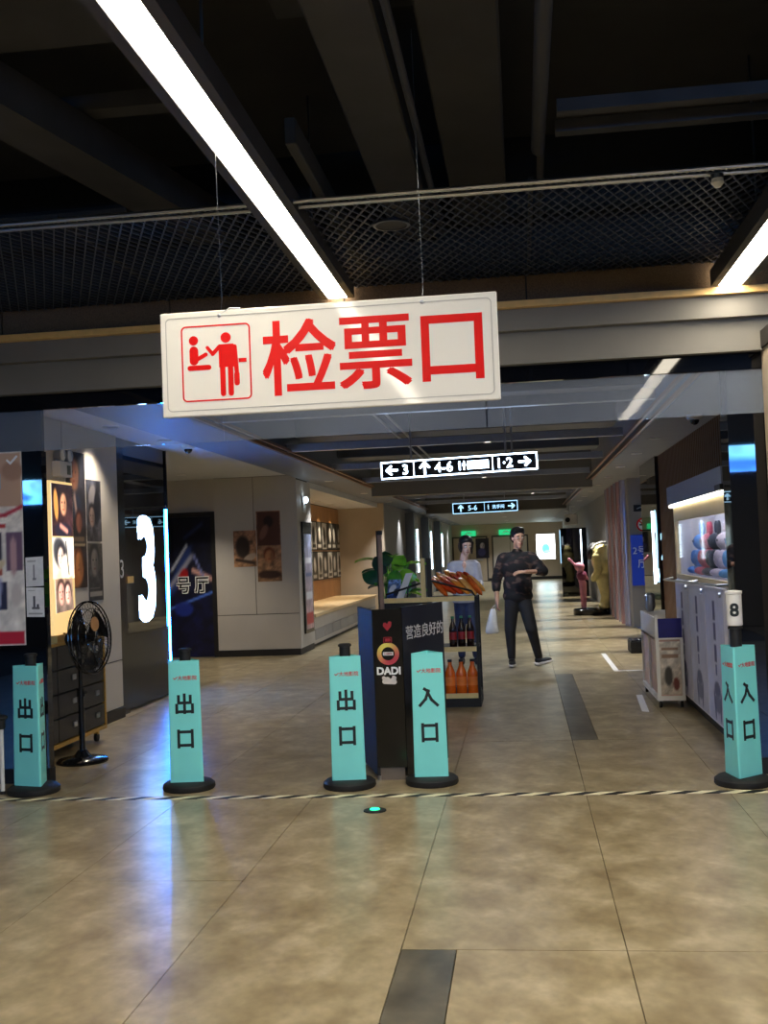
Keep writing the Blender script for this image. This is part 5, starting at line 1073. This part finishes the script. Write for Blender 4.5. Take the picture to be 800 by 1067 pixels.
def man_parts(h, f, side, up, hs, rz):
    c = lambda a, b, ra, rb: ('c', V(a), V(b), ra, rb)
    yield 'shirt', SHIRT, [('e', (-.07, Y0, 1.25), (.205, .125, .20)), ('e', (-.075, Y0, 1.03), (.19, .125, .22)), ('e', (-.08, Y0, .90), (.195, .125, .12)), c((-.23, Y0, 1.385), (.09, Y0, 1.385), .075, .075), c((-.07, Y0 + .01, 1.40), (-.066, Y0, 1.45), .085, .07),
        c((-.25, Y0, 1.37), (-.345, Y0 + .03, 1.10), .078, .066), c((-.345, Y0 + .03, 1.10), (-.348, Y0 - .0, 1.0), .066, .058), c((.12, Y0, 1.37), (.255, Y0 - .08, 1.20), .078, .066), c((.255, Y0 - .08, 1.20), (.19, Y0 - .125, 1.202), .064, .055)], .012, 4
    yield 'trousers', TROUS, [('e', (-.08, Y0, .88), (.165, .115, .10)), c((-.155, Y0, .84), (-.195, Y0 - .02, .47), .098, .075), c((-.195, Y0 - .02, .47), (-.19, Y0 + .02, .12), .072, .052), c((-.005, Y0, .84), (.075, Y0 - .10, .47), .098, .076), c((.075, Y0 - .10, .47), (.148, Y0 + .0, .13), .072, .052)], .012, 4
    yield 'shoe', SHOE, [('e', (-.19, Y0 + .0, .065), (.045, .075, .05)), ('e', (-.185, Y0 - .10, .048), (.046, .085, .036))], .008, 3
    yield 'shoe_sole', SOLE, [('e', (-.19, Y0 + .02, .03), (.053, .08, .028)), ('e', (-.185, Y0 - .10, .03), (.055, .098, .028))], .008, 2
    yield 'shoe', SHOE, [('e', (.155, Y0 + .0, .075), (.06, .05, .05)), ('e', (.235, Y0 - .035, .075), (.085, .047, .036), (0, -.18, -.3))], .008, 3
    yield 'shoe_sole', SOLE, [('e', (.145, Y0 + .01, .03), (.062, .056, .03)), ('e', (.24, Y0 - .035, .05), (.102, .058, .028), (0, -.22, -.3))], .008, 2
    yield 'hair', HAIR, [('e', h + up * .074 - f * .026, (.106, .093, .076), (0, 0, rz)), ('e', h + up * .012 - f * .058, (.066, .090, .090), (0, 0, rz)), ('e', h + up * .04 + side * .062 - f * .01, (.05, .024, .05), (0, 0, rz)), ('e', h + up * .04 - side * .062 - f * .01, (.05, .024, .05), (0, 0, rz)), ('c', h + up * .112 + f * .04 - side * .045, h + up * .104 + f * .05 + side * .045, .024, .026)], .009, 4
person('person', 'man in dark patterned shirt and black trousers walking with a white bag', (-.05, Y0, 0), J, SKIN, man_parts)
# bag in his hand
bg = thing('carrier_bag', 'thin white carrier bag hanging from the walking man\'s hand', 'bag', (-.42, Y0 - .06, .43))
mb = MB(); bx, by = -.40, Y0 - .075
ringz = ((.745, .028, .018), (.70, .042, .026), (.62, .062, .036), (.52, .075, .042), (.45, .085, .042), (.435, .07, .03))
vs = []; fs = []; n = 20
for z, a, b in ringz:
    off = (.745 - z) * -.22
    for k in range(n):
        ang = 2 * PI * k / n; w_ = 1 + .08 * math.sin(3 * ang + z * 20); vs.append((bx + off * .35 + a * w_ * math.cos(ang), by + b * w_ * math.sin(ang), z))
for i in range(len(ringz) - 1):
    for k in range(n): fs.append((i * n + k, i * n + (k + 1) % n, (i + 1) * n + (k + 1) % n, (i + 1) * n + k))
fs.append(tuple((len(ringz) - 1) * n + k for k in range(n)))
part('sack', mat('bag_white', (226, 226, 222), .4, noise=.05), bg, MB().add(vs, fs), True)
for s_ in (-1, 1): part('handle', MATS['bag_white'], bg, MB().tube([(bx - .02, by + s_ * .012, .74), (bx + .01, by + s_ * .012, .785), (bx + .035, by + s_ * .006, .80), (bx + .03, by, .75)], .006, 6), True)
# ---- woman behind the snack rack
YW = 14.45; k_ = YW / 14.0
def wx(x): return x * k_
J = dict(head=(-.735, YW - .03, 1.555), face=(.35, -1, -.30), neck=(-.775, YW + .01, 1.375), hs=.96,
    limbs=[((-.775, YW, 1.25), (-.78, YW, .95), .08, .08), ((-.84, YW, .88), (-.85, YW, .46), .065, .048), ((-.85, YW, .46), (-.85, YW + .02, .08), .042, .032), ((-.71, YW, .88), (-.68, YW - .05, .46), .065, .048), ((-.68, YW - .05, .46), (-.66, YW, .08), .042, .032), ((-.78, YW, .95), (-.84, YW, .88), .085, .07), ((-.78, YW, .95), (-.71, YW, .88), .085, .07),
           ((-.9, YW, 1.29), (-.775, YW, 1.28), .04, .05), ((-.65, YW, 1.29), (-.775, YW, 1.28), .04, .05), ((-.93, YW, 1.29), (-.97, YW - .02, 1.04), .038, .033), ((-.97, YW - .02, 1.04), (-.86, YW - .2, .98), .03, .022), ((-.62, YW, 1.29), (-.58, YW - .04, 1.05), .038, .033), ((-.58, YW - .04, 1.05), (-.56, YW - .24, 1.05), .03, .022)],
    hands=[((-.86, YW - .2, .98), (.6, -1, 0), (0, 0, 1), .85, .5), ((-.56, YW - .24, 1.05), (-.1, -1, .05), (.2, 0, 1), .85, .6)])
def woman_parts(h, f, side, up, hs, rz):
    c = lambda a, b, ra, rb: ('c', V(a), V(b), ra, rb)
    yield 'blouse', BLOUSE, [('e', (-.775, YW, 1.19), (.165, .11, .18)), ('e', (-.78, YW, .99), (.165, .115, .2)), ('e', (-.78, YW, .86), (.175, .12, .10)), c((-.91, YW, 1.31), (-.64, YW, 1.31), .062, .062), c((-.93, YW, 1.29), (-.97, YW - .02, 1.04), .068, .058), c((-.97, YW - .02, 1.04), (-.90, YW - .14, 1.0), .055, .045), c((-.62, YW, 1.29), (-.58, YW - .04, 1.05), .068, .058), c((-.58, YW - .04, 1.05), (-.565, YW - .17, 1.05), .055, .045)], .012, 4
    yield 'neckline', SKINW, [('e', (-.765, YW - .088, 1.31), (.028, .03, .05)), ('e', (-.765, YW - .1, 1.25), (.012, .02, .04))], .006, 2
    yield 'jeans', JEANS, [('e', (-.78, YW, .84), (.15, .11, .10)), c((-.84, YW, .80), (-.85, YW, .46), .09, .068), c((-.85, YW, .46), (-.85, YW + .02, .12), .064, .05), c((-.715, YW, .80), (-.68, YW - .05, .46), .09, .068), c((-.68, YW - .05, .46), (-.66, YW, .12), .064, .05)], .012, 4
    yield 'shoe', SHOE, [('e', (-.85, YW, .05), (.042, .065, .05)), ('e', (-.85, YW - .09, .036), (.042, .08, .035))], .009, 2
    yield 'shoe', SHOE, [('e', (-.655, YW - .02, .05), (.042, .065, .05)), ('e', (-.64, YW - .11, .036), (.042, .08, .035))], .009, 2
    yield 'hair', HAIR, [('e', h + up * .070 - f * .028, (.104, .094, .076), (0, 0, rz)), ('e', h - up * .01 - f * .055, (.072, .094, .115), (0, 0, rz)), ('e', h + up * .02 + side * .07 - f * .005, (.05, .022, .085), (0, 0, rz)), ('e', h + up * .02 - side * .07 - f * .005, (.05, .022, .085), (0, 0, rz)), ('c', h - f * .09 - up * .06 - side * .02, h - f * .1 - up * .22 - side * .03, .05, .03), ('c', h + f * .02 - side * .082 + up * .05, h + f * .0 - side * .085 - up * .1, .02, .014)], .009, 4
person('person', 'woman in pale blouse and dark jeans standing behind the snack rack', (-.77, YW, 0), J, SKINW, woman_parts)

# ================================================================== DOWNLIGHTS
DW = (1, .86, .68)
for i, (x, y, p) in enumerate(((-3.72, 9.63, 60), (-3.65, 10.95, 45), (-4.6, 13.6, 80), (-4.9, 15.4, 90))):
    downlight(x, y, 2.77, p, 'recessed downlight in the side bay ceiling, %s from the entrance' % ('first', 'second', 'third', 'fourth')[i], 105)
for i, y in enumerate((20.4, 21.9, 23.4, 24.9)):
    downlight(-4.12, y, 2.62, 55, 'recessed downlight over the alcove bench, %s from the pier' % ('first', 'second', 'third', 'fourth')[i], 95, (1, .80, .54))
for i, y in enumerate((12.6, 14.6, 17.0, 19.4, 21.8, 24.2, 26.6, 29.0, 33, 37)):
    downlight(1.55, y, 2.69, (20, 170, 240, 260, 260, 260, 260, 260, 230, 230)[i], 'recessed downlight in the right soffit, %s from the slatted wall' % ('first', 'second', 'third', 'fourth', 'fifth', 'sixth', 'seventh', 'eighth', 'ninth', 'tenth')[i], 50, (1, .95, .87), aim=(1.1, y - .25, 0), blend=.5)
for i, y in enumerate((17.5, 21.5, 25.5, 29.5, 34, 39, 44, 49)):
    downlight(-3.08, y, 2.72, 130, 'recessed downlight in the left soffit, %s past the pier' % ('first', 'second', 'third', 'fourth', 'fifth', 'sixth', 'seventh', 'eighth')[i], 100, (.95, .97, 1), aim=(-2.6, y, 0))
for i, y in enumerate((36, 41, 46, 50)):
    downlight(-.6, y, 2.70, 220, 'recessed downlight in the far grey ceiling, %s past the far beam' % ('first', 'second', 'third', 'fourth')[i], 120, (.93, .97, 1))
# spot lamps on the beams; first one added to light the two people
for i, (x, y) in enumerate(((-.35, 12.8), (.25, 15.9), (-.6, 19.0), (.3, 25.4))):
    downlight(x, y, 2.757, (95, 130, 130, 130)[i], 'spot lamp under a metal cross beam, %s along the corridor' % ('first', 'second', 'third', 'fourth')[i], 145, (.95, .97, 1), r=.035)
